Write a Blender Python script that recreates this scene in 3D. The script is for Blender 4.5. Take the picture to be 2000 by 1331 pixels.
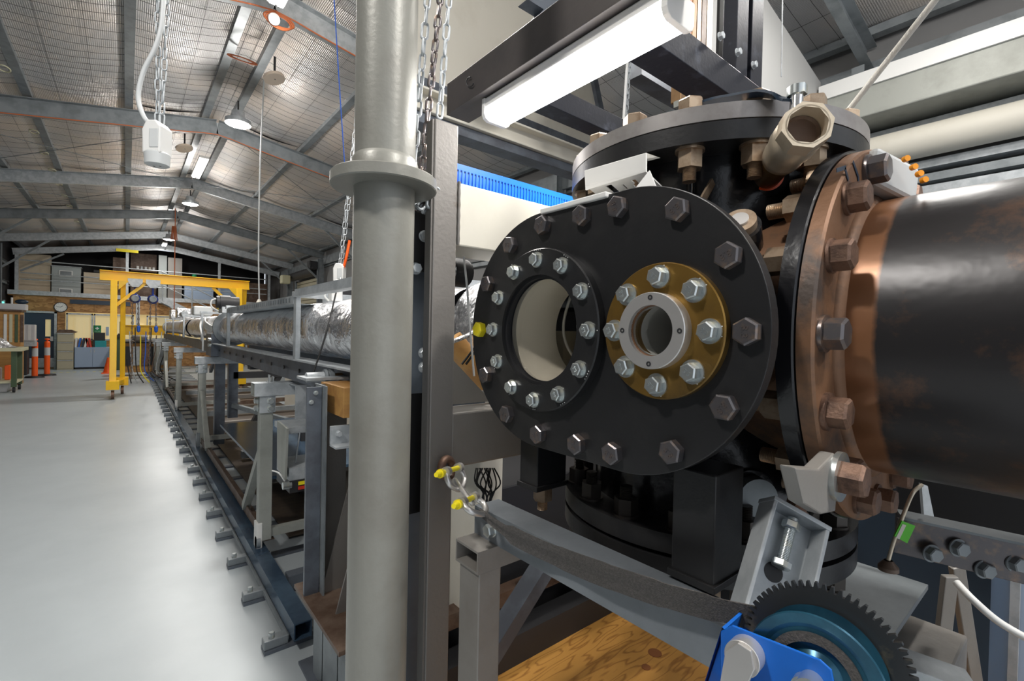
import bpy, math, random
from mathutils import Vector, Matrix
random.seed(7)
PI = math.pi
V = Vector
for o in list(bpy.data.objects): bpy.data.objects.remove(o, do_unlink=True)
C = bpy.context.scene.collection
S = bpy.context.scene

# ------------------------------------------------------------------ camera
FPX = 923.08; PSI = math.radians(39.21); PIT = math.radians(-.708); ROL = math.radians(1.197); EYE = V((0, 0, 1.42))
cF = V((math.sin(PSI)*math.cos(PIT), math.cos(PSI)*math.cos(PIT), math.sin(PIT)))
_r = V((math.cos(PSI), -math.sin(PSI), 0)); _u = _r.cross(cF)
cR = math.cos(ROL)*_r + math.sin(ROL)*_u; cU = -math.sin(ROL)*_r + math.cos(ROL)*_u
cam = bpy.data.objects.new('camera', bpy.data.cameras.new('camera')); C.objects.link(cam)
cam.matrix_world = Matrix(((cR.x, cU.x, -cF.x, EYE.x), (cR.y, cU.y, -cF.y, EYE.y), (cR.z, cU.z, -cF.z, EYE.z), (0, 0, 0, 1)))
cam.data.sensor_width = 36; cam.data.lens = FPX/2000*36; cam.data.clip_start = .02; cam.data.clip_end = 100
S.camera = cam
# ------------------------------------------------------------------ world, exposure
S.view_settings.view_transform = 'Standard'; S.view_settings.look = 'None'; S.view_settings.gamma = 1
S.view_settings.use_curve_mapping = False; S.view_settings.exposure = .05
w = bpy.data.worlds.new('sky'); S.world = w; w.use_nodes = True
w.node_tree.nodes['Background'].inputs[0].default_value = (.86, .92, 1, 1); w.node_tree.nodes['Background'].inputs[1].default_value = .9

def area(name, loc, size, power, col=(1, .97, .93), rot=(0, 0, 0), sy=None):
    l = bpy.data.lights.new(name, 'AREA'); l.energy = power; l.color = col; l.size = size
    if sy: l.shape = 'RECTANGLE'; l.size_y = sy
    o = bpy.data.objects.new(name, l); C.objects.link(o); o.location = loc; o.rotation_euler = rot
    return o

def pt(x, y, ax, val):      # a point seen at (x, y) of the 2000x1331 frame, on the plane ax = val (D = depth)
    d = cF + (x-1000)/FPX*cR - (y-665.5)/FPX*cU
    if ax == 'D': t = val
    else:
        i = 'XYZ'.index(ax); t = (val-EYE[i])/d[i]
    return EYE + t*d

# ------------------------------------------------------------------ materials
def mat(name, col, rough=.5, metal=0, col2=None, scale=8, cut=(.45, .6), bump=0, bscale=60, coat=0, stretch=None, emit=0, detail=6, rough2=None):
    m = bpy.data.materials.new(name); m.use_nodes = True; N = m.node_tree.nodes; L = m.node_tree.links
    b = N['Principled BSDF']; b.inputs['Base Color'].default_value = (*col, 1); b.inputs['Roughness'].default_value = rough
    b.inputs['Metallic'].default_value = metal
    if coat: b.inputs['Coat Weight'].default_value = coat
    if emit: b.inputs['Emission Color'].default_value = (*col, 1); b.inputs['Emission Strength'].default_value = emit
    tc = N.new('ShaderNodeTexCoord'); mp = N.new('ShaderNodeMapping'); L.new(tc.outputs['Object'], mp.inputs[0])
    if stretch: mp.inputs['Scale'].default_value = stretch
    if col2:
        n = N.new('ShaderNodeTexNoise'); n.inputs['Scale'].default_value = scale; n.inputs['Detail'].default_value = detail; n.inputs['Roughness'].default_value = .62
        L.new(mp.outputs[0], n.inputs['Vector'])
        r = N.new('ShaderNodeValToRGB'); r.color_ramp.elements[0].position = cut[0]; r.color_ramp.elements[1].position = cut[1]
        r.color_ramp.elements[0].color = (*col, 1); r.color_ramp.elements[1].color = (*col2, 1)
        L.new(n.outputs['Fac'], r.inputs[0]); L.new(r.outputs[0], b.inputs['Base Color'])
        if rough2 is not None:
            q = N.new('ShaderNodeMapRange'); q.inputs[1].default_value = cut[0]; q.inputs[2].default_value = cut[1]; q.inputs[3].default_value = rough; q.inputs[4].default_value = rough2
            L.new(n.outputs['Fac'], q.inputs[0]); L.new(q.outputs[0], b.inputs['Roughness'])
    if bump:
        n2 = N.new('ShaderNodeTexNoise'); n2.inputs['Scale'].default_value = bscale; n2.inputs['Detail'].default_value = 4; L.new(mp.outputs[0], n2.inputs['Vector'])
        bp = N.new('ShaderNodeBump'); bp.inputs['Strength'].default_value = bump; bp.inputs['Distance'].default_value = .01
        L.new(n2.outputs['Fac'], bp.inputs['Height']); L.new(bp.outputs[0], b.inputs['Normal'])
    return m

M = {}
M['pipe_grey'] = mat('grey painted steel', (.25, .247, .22), .4, .15, (.175, .162, .138), 3.2, (.5, .78), .06, 90)
M['post'] = mat('bare grey steel', (.23, .215, .2), .45, .35, (.12, .085, .06), 7, (.62, .72), .08, 120)
M['frame'] = mat('mill steel', (.27, .255, .235), .45, .3, (.19, .17, .15), 4, (.5, .8), .05, 80)
M['bluegrey'] = mat('blue grey steel', (.14, .16, .19), .4, .3, (.1, .11, .13), 6, (.45, .6), .04, 90)
M['galv'] = mat('galvanised steel', (.5, .53, .55), .42, .25, (.38, .41, .43), 14, (.42, .6))
M['galv_dark'] = mat('weathered galvanised steel', (.25, .275, .29), .45, .25, (.17, .19, .2), 6, (.42, .65))
M['greenish'] = mat('primer grey steel', (.34, .35, .32), .5, .1, (.26, .27, .24), 5, (.45, .7))
M['rail'] = mat('blue black rail steel', (.05, .085, .135), .25, .4, (.09, .15, .22), 5, (.4, .7))
M['brown'] = mat('brown primed angle steel', (.1, .06, .04), .5, .2, (.17, .12, .09), 9, (.45, .65))
M['black'] = mat('satin black paint', (.016, .016, .017), .36, .1, (.026, .025, .025), 9, (.5, .7), .03, 140)
M['black_gloss'] = mat('gloss black paint', (.009, .009, .011), .2, .1, (.02, .02, .022), 12, (.5, .7), .06, 60)
M['black_shs'] = mat('black hollow section', (.028, .03, .04), .33, .3, (.09, .1, .13), 13, (.55, .75), .04, 90)
M['dark'] = mat('dark plastic', (.02, .02, .022), .5)
M['darkmetal'] = mat('dark blued steel', (.15, .14, .145), .3, .7, (.3, .21, .155), 60, (.48, .72))
M['lidmetal'] = mat('worn grey lid steel', (.33, .31, .3), .38, .45, (.2, .18, .17), 12, (.45, .7))
M['beam_dark'] = mat('dark warm grey steel', (.085, .075, .072), .42, .3, (.06, .055, .055), 6, (.45, .7), .03, 90)
M['bolt_rust'] = mat('rusty bolt steel', (.22, .13, .09), .5, .5, (.1, .06, .045), 40, (.45, .65), .1, 300)
M['nut'] = mat('warm steel nut', (.5, .38, .27), .35, .7, (.3, .2, .13), 40, (.45, .7))
M['zinc'] = mat('zinc plated steel', (.62, .66, .66), .28, .85, (.75, .72, .6), 60, (.5, .7))
M['brass'] = mat('oxidised brass plate', (.33, .19, .045), .3, .75, (.16, .1, .035), 9, (.42, .66), .03, 60, rough2=.45)
M['silver'] = mat('turned aluminium', (.66, .64, .62), .33, .7)
M['bronze'] = mat('bronze valve body', (.72, .62, .48), .38, .5, (.55, .44, .3), 14, (.45, .7), .05, 90)
M['copper'] = mat('brown brass tube', (.3, .18, .085), .3, .6, (.22, .13, .06), 10)
M['chrome'] = mat('chrome', (.8, .8, .8), .12, 1)
M['rust'] = mat('rust brown flange', (.23, .12, .065), .5, .35, (.08, .06, .05), 10, (.5, .66), .08, 90, stretch=(1, 1, 1))
M['cream'] = mat('cream painted steel', (.66, .63, .55), .55, 0, (.55, .51, .43), 2.5, (.5, .8))
M['cream_in'] = mat('cream bore', (.75, .71, .62), .5)
M['white'] = mat('white plastic', (.78, .78, .76), .4)
M['whitesteel'] = mat('white powder coat', (.8, .79, .76), .4)
M['grey_light'] = mat('light grey plastic', (.6, .62, .62), .4)
M['button'] = mat('amber button', (1, .36, .0), .4)
M['channel_blue'] = mat('blue grey channel paint', (.2, .235, .28), .4, .2, (.15, .17, .2), 5, (.45, .7), .04, 90)
M['rail_grey'] = mat('mid grey rail paint', (.2, .22, .24), .42, .15, (.15, .165, .18), 5, (.45, .7), .04, 90)
M['panel_grey'] = mat('pale grey panel', (.4, .4, .39), .6)
M['nut_dark'] = mat('dark steel nut', (.05, .042, .036), .4, .5)  # even dark tone for the bottom flange nuts
M['orange'] = mat('orange plastic', (1, .13, .015), .4)
M['orange_ring'] = mat('orange red seal', (.9, .1, .01), .4)
M['yellow'] = mat('yellow crane paint', (1, .6, .01), .35, 0, (.9, .48, .01), 4, (.5, .8))
M['yellow_paint'] = mat('yellow paint marking', (.9, .75, .02), .4)
M['blue'] = mat('blue powder coat', (.01, .13, .55), .3)
M['blue_tray'] = mat('bright blue plastic duct', (.008, .13, .62), .35)
M['hoist'] = mat('hoist blue', (.02, .05, .3), .3)
M['teal_drum'] = mat('blue drum steel', (.02, .08, .13), .25, .5, (.04, .16, .24), 6)
M['gear'] = mat('gear steel', (.07, .075, .08), .4, .7, (.3, .24, .14), 18, (.6, .75))
M['foil'] = mat('crinkled foil wrap', (.95, .95, .96), .27, .9, (.78, .78, .8), 4, (.4, .7), .9, 11)
_b = [n for n in M['foil'].node_tree.nodes if n.type == 'BUMP'][0]; _b.inputs['Distance'].default_value = .035; _b.inputs['Strength'].default_value = 1
M['strap'] = mat('grey webbing strap', (.07, .065, .06), .75, 0, (.1, .09, .085), 260, (.4, .6), .4, 500)
M['blacktape'] = mat('black tape', (.008, .008, .009), .4, 0, None, bump=.1, bscale=40)
M['rope'] = mat('white rope', (.66, .64, .58), .8, bump=.3, bscale=300)
M['rubber'] = mat('black rubber', (.015, .015, .017), .5)
M['green_tag'] = mat('green tag', (.1, .55, .02), .5)
M['red'] = mat('red plastic', (.6, .04, .02), .4)
M['navy'] = mat('navy paint', (.015, .035, .065), .4)
M['beige'] = mat('beige enamel', (.47, .43, .31), .4)
M['paleblue'] = mat('pale blue cabinet', (.33, .42, .56), .4)
M['boxgrey'] = mat('grey enamel locker', (.38, .42, .42), .45)
M['cartoncream'] = mat('cream panel board', (.62, .53, .4), .6, 0, (.55, .46, .34), 2)
M['green'] = mat('green painted steel', (.06, .1, .05), .5)
M['benchtop'] = mat('pale bench top', (.6, .58, .4), .5)
M['teal'] = mat('teal plastic', (.01, .3, .33), .4)
M['timber'] = mat('plain timber', (.5, .27, .08), .5, 0, (.4, .2, .06), 3, (.4, .6), stretch=(1, 8, 8))
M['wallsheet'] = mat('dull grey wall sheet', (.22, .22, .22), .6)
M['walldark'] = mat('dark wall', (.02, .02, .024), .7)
M['cable_black'] = mat('black cable', (.01, .01, .01), .5)
M['cable_blue'] = mat('blue cable', (.02, .12, .6), .5)
M['cable_red'] = mat('terracotta cable', (.5, .13, .04), .5)
M['clear'] = mat('cloudy plastic tub', (.6, .6, .62), .3)
M['glow'] = mat('lit diffuser', (1, .98, .95), .4, emit=13)
M['glow_strip'] = mat('lit strip tube', (1, .97, .93), .4, emit=26)
M['glow_warm'] = mat('lit lamp lens', (1, .99, .97), .4, emit=14)
M['deck'] = mat('timber deck with shade in its dark tone', (.05, .035, .025), .5, 0, (.09, .065, .045), 3, (.4, .7), stretch=(1, 6, 1))  # timber colour darkened to hold the shade under the tube
M['dull_disc'] = mat('unlit lamp face', (.75, .62, .5), .4)
M['lit_office'] = mat('warm lit office blind', (.9, .76, .42), .6, emit=.32)
M['door_glass'] = mat('bright cyan daylight pane', (.2, .9, .8), .3, emit=1.0)
M['sign_green'] = mat('sign green', (0, .22, .08), .5)

def glass(name, tint=(.96, .95, .93), ref=.09):
    m = bpy.data.materials.new(name); m.use_nodes = True; N = m.node_tree.nodes; L = m.node_tree.links
    for n in list(N): N.remove(n)
    o = N.new('ShaderNodeOutputMaterial'); a = N.new('ShaderNodeBsdfTransparent'); g = N.new('ShaderNodeBsdfGlossy'); x = N.new('ShaderNodeMixShader'); lw = N.new('ShaderNodeLayerWeight'); lw.inputs[0].default_value = .5; pw = N.new('ShaderNodeMath'); pw.operation = 'POWER'; pw.inputs[1].default_value = 4; L.new(lw.outputs['Facing'], pw.inputs[0])
    fr = N.new('ShaderNodeMath'); fr.operation = 'MULTIPLY_ADD'; fr.inputs[1].default_value = .7; fr.inputs[2].default_value = .03; L.new(pw.outputs[0], fr.inputs[0])
    a.inputs[0].default_value = (*tint, 1); g.inputs['Roughness'].default_value = .02
    L.new(fr.outputs[0], x.inputs[0]); L.new(a.outputs[0], x.inputs[1]); L.new(g.outputs[0], x.inputs[2]); L.new(x.outputs[0], o.inputs[0])
    return m
M['glass'] = glass('window glass')

def wood_mat(name, c1, c2, scale=1.6, knots=True):
    m = bpy.data.materials.new(name); m.use_nodes = True; N = m.node_tree.nodes; L = m.node_tree.links; b = N['Principled BSDF']
    b.inputs['Roughness'].default_value = .45
    tc = N.new('ShaderNodeTexCoord'); mp = N.new('ShaderNodeMapping'); mp.inputs['Scale'].default_value = (1.6, 9, 4); mp.inputs['Rotation'].default_value = (0, 0, .1); L.new(tc.outputs['Object'], mp.inputs[0])
    n = N.new('ShaderNodeTexNoise'); n.inputs['Scale'].default_value = scale; n.inputs['Detail'].default_value = 2; L.new(mp.outputs[0], n.inputs[0])
    mu = N.new('ShaderNodeMath'); mu.operation = 'MULTIPLY'; mu.inputs[1].default_value = 16; L.new(n.outputs['Fac'], mu.inputs[0])
    fr = N.new('ShaderNodeMath'); fr.operation = 'PINGPONG'; fr.inputs[1].default_value = 1; L.new(mu.outputs[0], fr.inputs[0])
    r = N.new('ShaderNodeValToRGB'); r.color_ramp.elements[0].color = (*c1, 1); r.color_ramp.elements[1].color = (*c2, 1); r.color_ramp.elements[0].position = .0; r.color_ramp.elements[1].position = .4
    L.new(fr.outputs[0], r.inputs[0]); L.new(r.outputs[0], b.inputs['Base Color'])
    return m
M['ply'] = wood_mat('knotty plywood', (.28, .12, .025), (.48, .24, .055))
M['knot'] = mat('plywood knot', (.2, .07, .02), .5)

def osb_mat():
    m = bpy.data.materials.new('oriented strand board'); m.use_nodes = True; N = m.node_tree.nodes; L = m.node_tree.links; b = N['Principled BSDF']
    tc = N.new('ShaderNodeTexCoord'); v = N.new('ShaderNodeTexVoronoi'); v.inputs['Scale'].default_value = 9; mp = N.new('ShaderNodeMapping'); mp.inputs['Scale'].default_value = (1, 1, 2.2)
    L.new(tc.outputs['Object'], mp.inputs[0]); L.new(mp.outputs[0], v.inputs[0])
    r = N.new('ShaderNodeValToRGB'); r.color_ramp.elements[0].color = (.24, .11, .03, 1); r.color_ramp.elements[1].color = (.5, .27, .1, 1)
    s = N.new('ShaderNodeSeparateColor'); L.new(v.outputs['Color'], s.inputs[0]); L.new(s.outputs[0], r.inputs[0]); L.new(r.outputs[0], b.inputs['Base Color'])
    b.inputs['Roughness'].default_value = .6
    return m
M['osb'] = osb_mat()

def floor_mat():
    m = mat('grey epoxy floor', (.4, .44, .46), .33, 0, (.34, .375, .395), .9, (.35, .75), .02, 14, rough2=.42)
    return m
M['floor'] = floor_mat()

def roof_foil_mat():
    m = bpy.data.materials.new('roof foil insulation'); m.use_nodes = True; N = m.node_tree.nodes; L = m.node_tree.links; b = N['Principled BSDF']
    b.inputs['Metallic'].default_value = .5; b.inputs['Roughness'].default_value = .38
    tc = N.new('ShaderNodeTexCoord'); n = N.new('ShaderNodeTexNoise'); n.inputs['Scale'].default_value = .9; n.inputs['Detail'].default_value = 3; L.new(tc.outputs['Object'], n.inputs[0])
    r = N.new('ShaderNodeValToRGB'); r.color_ramp.elements[0].color = (.6, .59, .59, 1); r.color_ramp.elements[1].color = (.82, .73, .66, 1); r.color_ramp.elements[0].position = .42; r.color_ramp.elements[1].position = .66
    L.new(n.outputs['Fac'], r.inputs[0]); L.new(r.outputs[0], b.inputs['Base Color'])
    hs = []
    for d, sc in (('X', 42), ('Y', 42)):
        wv = N.new('ShaderNodeTexWave'); wv.bands_direction = d; wv.inputs['Scale'].default_value = sc/2.2; wv.inputs['Distortion'].default_value = .6; L.new(tc.outputs['Object'], wv.inputs[0]); hs.append(wv)
    ad = N.new('ShaderNodeMath'); ad.operation = 'ADD'; L.new(hs[0].outputs['Fac'], ad.inputs[0]); L.new(hs[1].outputs['Fac'], ad.inputs[1])
    n3 = N.new('ShaderNodeTexNoise'); n3.inputs['Scale'].default_value = 5; n3.inputs['Detail'].default_value = 3; L.new(tc.outputs['Object'], n3.inputs[0])
    m3 = N.new('ShaderNodeMath'); m3.operation = 'MULTIPLY_ADD'; m3.inputs[1].default_value = 5; L.new(n3.outputs['Fac'], m3.inputs[0]); L.new(ad.outputs[0], m3.inputs[2])
    bp = N.new('ShaderNodeBump'); bp.inputs['Strength'].default_value = .5; bp.inputs['Distance'].default_value = .006
    L.new(m3.outputs[0], bp.inputs['Height']); L.new(bp.outputs[0], b.inputs['Normal'])
    return m
M['roof_foil'] = roof_foil_mat()

def pipe_mat():      # big black pipe: rust near the weld at its flange end (y above .13), black scale with rust streaks elsewhere
    m = bpy.data.materials.new('black scaled pipe with rust'); m.use_nodes = True; N = m.node_tree.nodes; L = m.node_tree.links; b = N['Principled BSDF']
    b.inputs['Metallic'].default_value = .35; b.inputs['Roughness'].default_value = .33
    tc = N.new('ShaderNodeTexCoord'); n = N.new('ShaderNodeTexNoise'); n.inputs['Scale'].default_value = 5; n.inputs['Detail'].default_value = 9; n.inputs['Roughness'].default_value = .7
    L.new(tc.outputs['Object'], n.inputs[0])
    r = N.new('ShaderNodeValToRGB'); r.color_ramp.elements[0].color = (.032, .03, .031, 1); r.color_ramp.elements[1].color = (.17, .085, .045, 1); r.color_ramp.elements[0].position = .5; r.color_ramp.elements[1].position = .68
    L.new(n.outputs['Fac'], r.inputs[0])
    s = N.new('ShaderNodeSeparateXYZ'); L.new(tc.outputs['Object'], s.inputs[0])
    ma = N.new('ShaderNodeMath'); ma.operation = 'MULTIPLY_ADD'; ma.inputs[1].default_value = .02; L.new(n.outputs['Fac'], ma.inputs[0]); L.new(s.outputs['Y'], ma.inputs[2])
    g = N.new('ShaderNodeMapRange'); g.inputs[1].default_value = -.033; g.inputs[2].default_value = -.027; L.new(ma.outputs[0], g.inputs[0])
    x = N.new('ShaderNodeMix'); x.data_type = 'RGBA'; L.new(g.outputs[0], x.inputs[0]); L.new(r.outputs[0], x.inputs[6]); x.inputs[7].default_value = (.27, .125, .06, 1)
    L.new(x.outputs[2], b.inputs['Base Color'])
    n2 = N.new('ShaderNodeTexNoise'); n2.inputs['Scale'].default_value = 40; bp = N.new('ShaderNodeBump'); bp.inputs['Strength'].default_value = .12; bp.inputs['Distance'].default_value = .004
    L.new(tc.outputs['Object'], n2.inputs[0]); L.new(n2.outputs['Fac'], bp.inputs['Height']); L.new(bp.outputs[0], b.inputs['Normal'])
    return m
M['pipe'] = pipe_mat()

# ------------------------------------------------------------------ mesh building
BASE = {}
def nrm(v): return V(v).normalized()
def frame(a, hint=None):
    a = nrm(a); h = V(hint) if hint is not None else (V((0, 0, 1)) if abs(a.z) < .9 else V((1, 0, 0)))
    u = (h - a*h.dot(a)).normalized(); return u, a.cross(u), a

class MB:
    def __init__(s): s.v = []; s.f = []; s.sm = []
    def add(s, vs, fs, smooth=False):
        n = len(s.v); s.v += [V(p) for p in vs]; s.f += [[i+n for i in f] for f in fs]; s.sm += [smooth]*len(fs); return s
    def box(s, x0, y0, z0, x1, y1, z1):
        return s.obox(((x0+x1)/2, (y0+y1)/2, (z0+z1)/2), (1, 0, 0), (0, 1, 0), (0, 0, 1), abs(x1-x0)/2, abs(y1-y0)/2, abs(z1-z0)/2)
    def obox(s, c, ax, ay, az, hx, hy, hz):
        c = V(c); ax = V(ax)*hx; ay = V(ay)*hy; az = V(az)*hz
        vs = [c+i*ax+j*ay+k*az for k in (-1, 1) for j in (-1, 1) for i in (-1, 1)]
        return s.add(vs, [(0, 2, 3, 1), (4, 5, 7, 6), (0, 1, 5, 4), (2, 6, 7, 3), (0, 4, 6, 2), (1, 3, 7, 5)])
    def bar(s, p0, p1, w, h, hint=None):     # rectangular bar along p0-p1; h along the hint
        p0 = V(p0); p1 = V(p1); u, v, a = frame(p1-p0, hint)
        return s.obox((p0+p1)/2, v, a, u, w/2, (p1-p0).length/2, h/2)
    def rhs(s, p0, p1, w, h, t, hint=None):  # hollow section with open ends
        p0 = V(p0); p1 = V(p1); u, v, a = frame(p1-p0, hint)
        o = [(-w/2, -h/2), (w/2, -h/2), (w/2, h/2), (-w/2, h/2)]; i = [(x-math.copysign(t, x), y-math.copysign(t, y)) for x, y in o]
        vs = [p+v*x+u*y for p in (p0, p1) for L_ in (o, i) for x, y in L_]; fs = []
        for k in range(4):
            j = (k+1) % 4
            fs += [(k, j, 8+j, 8+k), (4+k, 12+k, 12+j, 4+j), (k, 4+k, 4+j, j), (8+k, 8+j, 12+j, 12+k)]
        return s.add(vs, fs)
    def chan(s, p0, p1, w, h, t, hint=None, fl=(1, 1)):    # channel: web w wide perpendicular to hint, flanges of height h along the hint
        p0 = V(p0); p1 = V(p1); u, v, a = frame(p1-p0, hint)
        q = [(-w/2, 0), (w/2, 0), (w/2, h if fl[1] else t), (w/2-t, h if fl[1] else t), (w/2-t, t), (-w/2+t, t), (-w/2+t, h if fl[0] else t), (-w/2, h if fl[0] else t)]
        return s.prism(q, p0, v, u, p1-p0)
    def ibeam(s, p0, p1, w, h, tf, tw, hint=None):
        p0 = V(p0); p1 = V(p1); u, v, a = frame(p1-p0, hint); W, H = w/2, h/2
        q = [(-W, -H), (W, -H), (W, -H+tf), (tw/2, -H+tf), (tw/2, H-tf), (W, H-tf), (W, H), (-W, H), (-W, H-tf), (-tw/2, H-tf), (-tw/2, -H+tf), (-W, -H+tf)]
        return s.prism(q, p0, v, u, p1-p0)
    def prism(s, poly, o, u, v, w):          # polygon in axes u, v from o, extruded by w
        o, u, v, w = V(o), V(u), V(v), V(w); n = len(poly)
        vs = [o+u*a+v*b for a, b in poly]; vs += [p+w for p in vs]
        return s.add(vs, [list(range(n))[::-1], list(range(n, 2*n))]+[(i, (i+1) % n, n+(i+1) % n, n+i) for i in range(n)])
    def lathe(s, o, axis, prof, n=32, smooth=True, arc=None, hard=True):  # profile [(t, r)...]
        o = V(o); u, v, a = frame(axis)
        segs = [(prof[i], prof[i+1]) for i in range(len(prof)-1)]
        cs = [(math.cos(2*PI*k/n), math.sin(2*PI*k/n)) for k in range(n)]
        if hard:
            for (t0, r0), (t1, r1) in segs:
                if r0 < 1e-7 and r1 < 1e-7: continue
                vs = [o+a*t0+(u*c+v*d)*r0 for c, d in cs]+[o+a*t1+(u*c+v*d)*r1 for c, d in cs]
                s.add(vs, [(i, (i+1) % n, n+(i+1) % n, n+i) for i in range(n)], smooth and abs(t1-t0) > 1e-7)
        else:
            vs = []; fs = []
            for t, r in prof: vs += [o+a*t+(u*c+v*d)*r for c, d in cs]
            for j in range(len(prof)-1): fs += [(j*n+i, j*n+(i+1) % n, (j+1)*n+(i+1) % n, (j+1)*n+i) for i in range(n)]
            s.add(vs, fs, True)
        return s
    def cyl(s, p0, p1, r0, r1=None, n=24):
        p0 = V(p0); p1 = V(p1); L_ = (p1-p0).length; r1 = r0 if r1 is None else r1
        s.lathe(p0, p1-p0, [(0, r0), (L_, r1)], n)
        u, v, a = frame(p1-p0)
        for p, r, rev in ((p0, r0, 1), (p1, r1, 0)):
            c = [p+(u*math.cos(2*PI*k/n)+v*math.sin(2*PI*k/n))*r for k in range(n)]
            s.add(c, [list(range(n))[::-1] if rev else list(range(n))])
        return s
    def ring(s, o, axis, ri, ro, t, n=48): return s.lathe(o, axis, [(0, ri), (0, ro), (t, ro), (t, ri), (0, ri)], n)
    def tube(s, pts, r, n=8, closed=False, caps=True):
        pts = [V(p) for p in pts]; m = len(pts); vs = []
        def tan(i):
            if closed: return (pts[(i+1) % m]-pts[i-1]).normalized()
            return (pts[min(i+1, m-1)]-pts[max(i-1, 0)]).normalized()
        t = tan(0); u, v, _ = frame(t); rr = r if callable(r) else (lambda i: r)
        for i in range(m):
            t2 = tan(i); u = (u-t2*u.dot(t2)).normalized(); v = t2.cross(u)
            vs += [pts[i]+(u*math.cos(2*PI*k/n)+v*math.sin(2*PI*k/n))*rr(i) for k in range(n)]
        fs = [(j*n+i, j*n+(i+1) % n, ((j+1) % m)*n+(i+1) % n, ((j+1) % m)*n+i) for j in range(m if closed else m-1) for i in range(n)]
        s.add(vs, fs, True)
        if caps and not closed: s.add(vs[:n], [list(range(n))[::-1]]); s.add(vs[-n:], [list(range(n))])
        return s
    def sph(s, c, r, sc=(1, 1, 1), n=16, m=10):
        c = V(c); vs = []; fs = []
        for j in range(m+1):
            th = PI*j/m
            for i in range(n): vs.append(c+V((r*sc[0]*math.sin(th)*math.cos(2*PI*i/n), r*sc[1]*math.sin(th)*math.sin(2*PI*i/n), r*sc[2]*math.cos(th))))
        for j in range(m):
            for i in range(n): fs.append((j*n+i, (j+1)*n+i, (j+1)*n+(i+1) % n, j*n+(i+1) % n))
        return s.add(vs, fs, True)
    def mesh(s, name, mt, off=V((0, 0, 0))):
        me = bpy.data.meshes.new(name); me.from_pydata([p-off for p in s.v], [], s.f)
        me.polygons.foreach_set('use_smooth', s.sm); me.materials.append(M[mt] if isinstance(mt, str) else mt); me.update(); return me
    def build(s, name, mt, parent=None, bevel=0, label=None, kind=None):
        off = BASE.get(parent.name, V((0, 0, 0))) if parent else V((0, 0, 0))
        o = bpy.data.objects.new(name, s.mesh(name, mt, off)); C.objects.link(o)
        if parent: o.parent = parent; BASE[o.name] = off
        if bevel:
            b = o.modifiers.new('b', 'BEVEL'); b.width = bevel; b.segments = 2; b.limit_method = 'ANGLE'; b.angle_limit = math.radians(50)
        if label: o['label'] = label
        if kind: o['kind'] = kind
        return o

def T(name, label, cat, loc=(0, 0, 0), group=None):
    o = bpy.data.objects.new(name, None); C.objects.link(o); o.location = loc; o['label'] = label; o['category'] = cat; o.empty_display_size = .05
    if group: o['group'] = group
    BASE[o.name] = V(loc); return o
def tag(o, label, cat, group=None, kind=None):
    o['label'] = label; o['category'] = cat
    if group: o['group'] = group
    if kind: o['kind'] = kind
    return o
def struct(name, loc=(0, 0, 0)):
    o = bpy.data.objects.new(name, None); C.objects.link(o); o.location = loc; o['kind'] = 'structure'; BASE[o.name] = V(loc); return o
def inst(name, me, parent, pos, axis=(0, 0, 1), spin=0, label=None):   # a copy of a shared mesh whose +Z points along axis
    o = bpy.data.objects.new(name, me); C.objects.link(o)
    off = BASE.get(parent.name, V((0, 0, 0))) if parent else V((0, 0, 0))
    u, v, a = frame(axis); m = Matrix((u, v, a)).transposed().to_4x4() @ Matrix.Rotation(spin, 4, 'Z'); m.translation = V(pos)-off
    o.parent = parent; o.matrix_local = m
    BASE[o.name] = V(pos)
    if label: o['label'] = label
    return o
def kids(o): return [c for c in bpy.data.objects if c.parent == o]
def copy_tree(o, parent=None):
    c = o.copy(); C.objects.link(c); c.parent = parent
    for ch in kids(o): copy_tree(ch, c)
    return c

def plate2d(name, loops, thick, mt, parent, o, u, v, w, bevel=0):      # flat plate from outlines with holes: axes u, v, thickness along w (starts at o)
    cu = bpy.data.curves.new(name, 'CURVE'); cu.dimensions = '2D'; cu.fill_mode = 'BOTH'; cu.extrude = thick/2; cu.bevel_depth = bevel; cu.bevel_resolution = 1
    if bevel: cu.extrude -= bevel; cu.offset = -bevel
    for lp in loops:
        s = cu.splines.new('POLY'); s.points.add(len(lp)-1)
        for i, (a, b) in enumerate(lp): s.points[i].co = (a, b, 0, 1)
        s.use_cyclic_u = True
    ob = bpy.data.objects.new('tmp', cu); C.objects.link(ob); bpy.context.view_layer.update()
    me = bpy.data.meshes.new_from_object(ob.evaluated_get(bpy.context.evaluated_depsgraph_get())); bpy.data.objects.remove(ob, do_unlink=True)
    u, v, w = V(u).normalized(), V(v).normalized(), V(w).normalized(); m = Matrix((u, v, w)).transposed().to_4x4(); m.translation = V(o)+w*thick/2
    off = BASE.get(parent.name, V((0, 0, 0))) if parent else V((0, 0, 0))
    me.transform(Matrix.Translation(-off) @ m)
    if m.determinant() < 0: me.flip_normals()
    me.materials.clear(); me.materials.append(M[mt]); me.name = name
    for p in me.polygons: p.use_smooth = False
    ob = bpy.data.objects.new(name, me); C.objects.link(ob)
    if parent: ob.parent = parent; BASE[ob.name] = off
    return ob
def circ(c, r, n=64, a0=0, a1=2*PI, end=False):
    k = n if not end else n+1
    return [(c[0]+r*math.cos(a0+(a1-a0)*i/n), c[1]+r*math.sin(a0+(a1-a0)*i/n)) for i in range(k)]
def obround(yl, yr, z, r, n=32): a, b = max(yl, yr), min(yl, yr); return circ((a, z), r, n, -PI/2, PI/2, True)+circ((b, z), r, n, PI/2, 3*PI/2, True)
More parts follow.
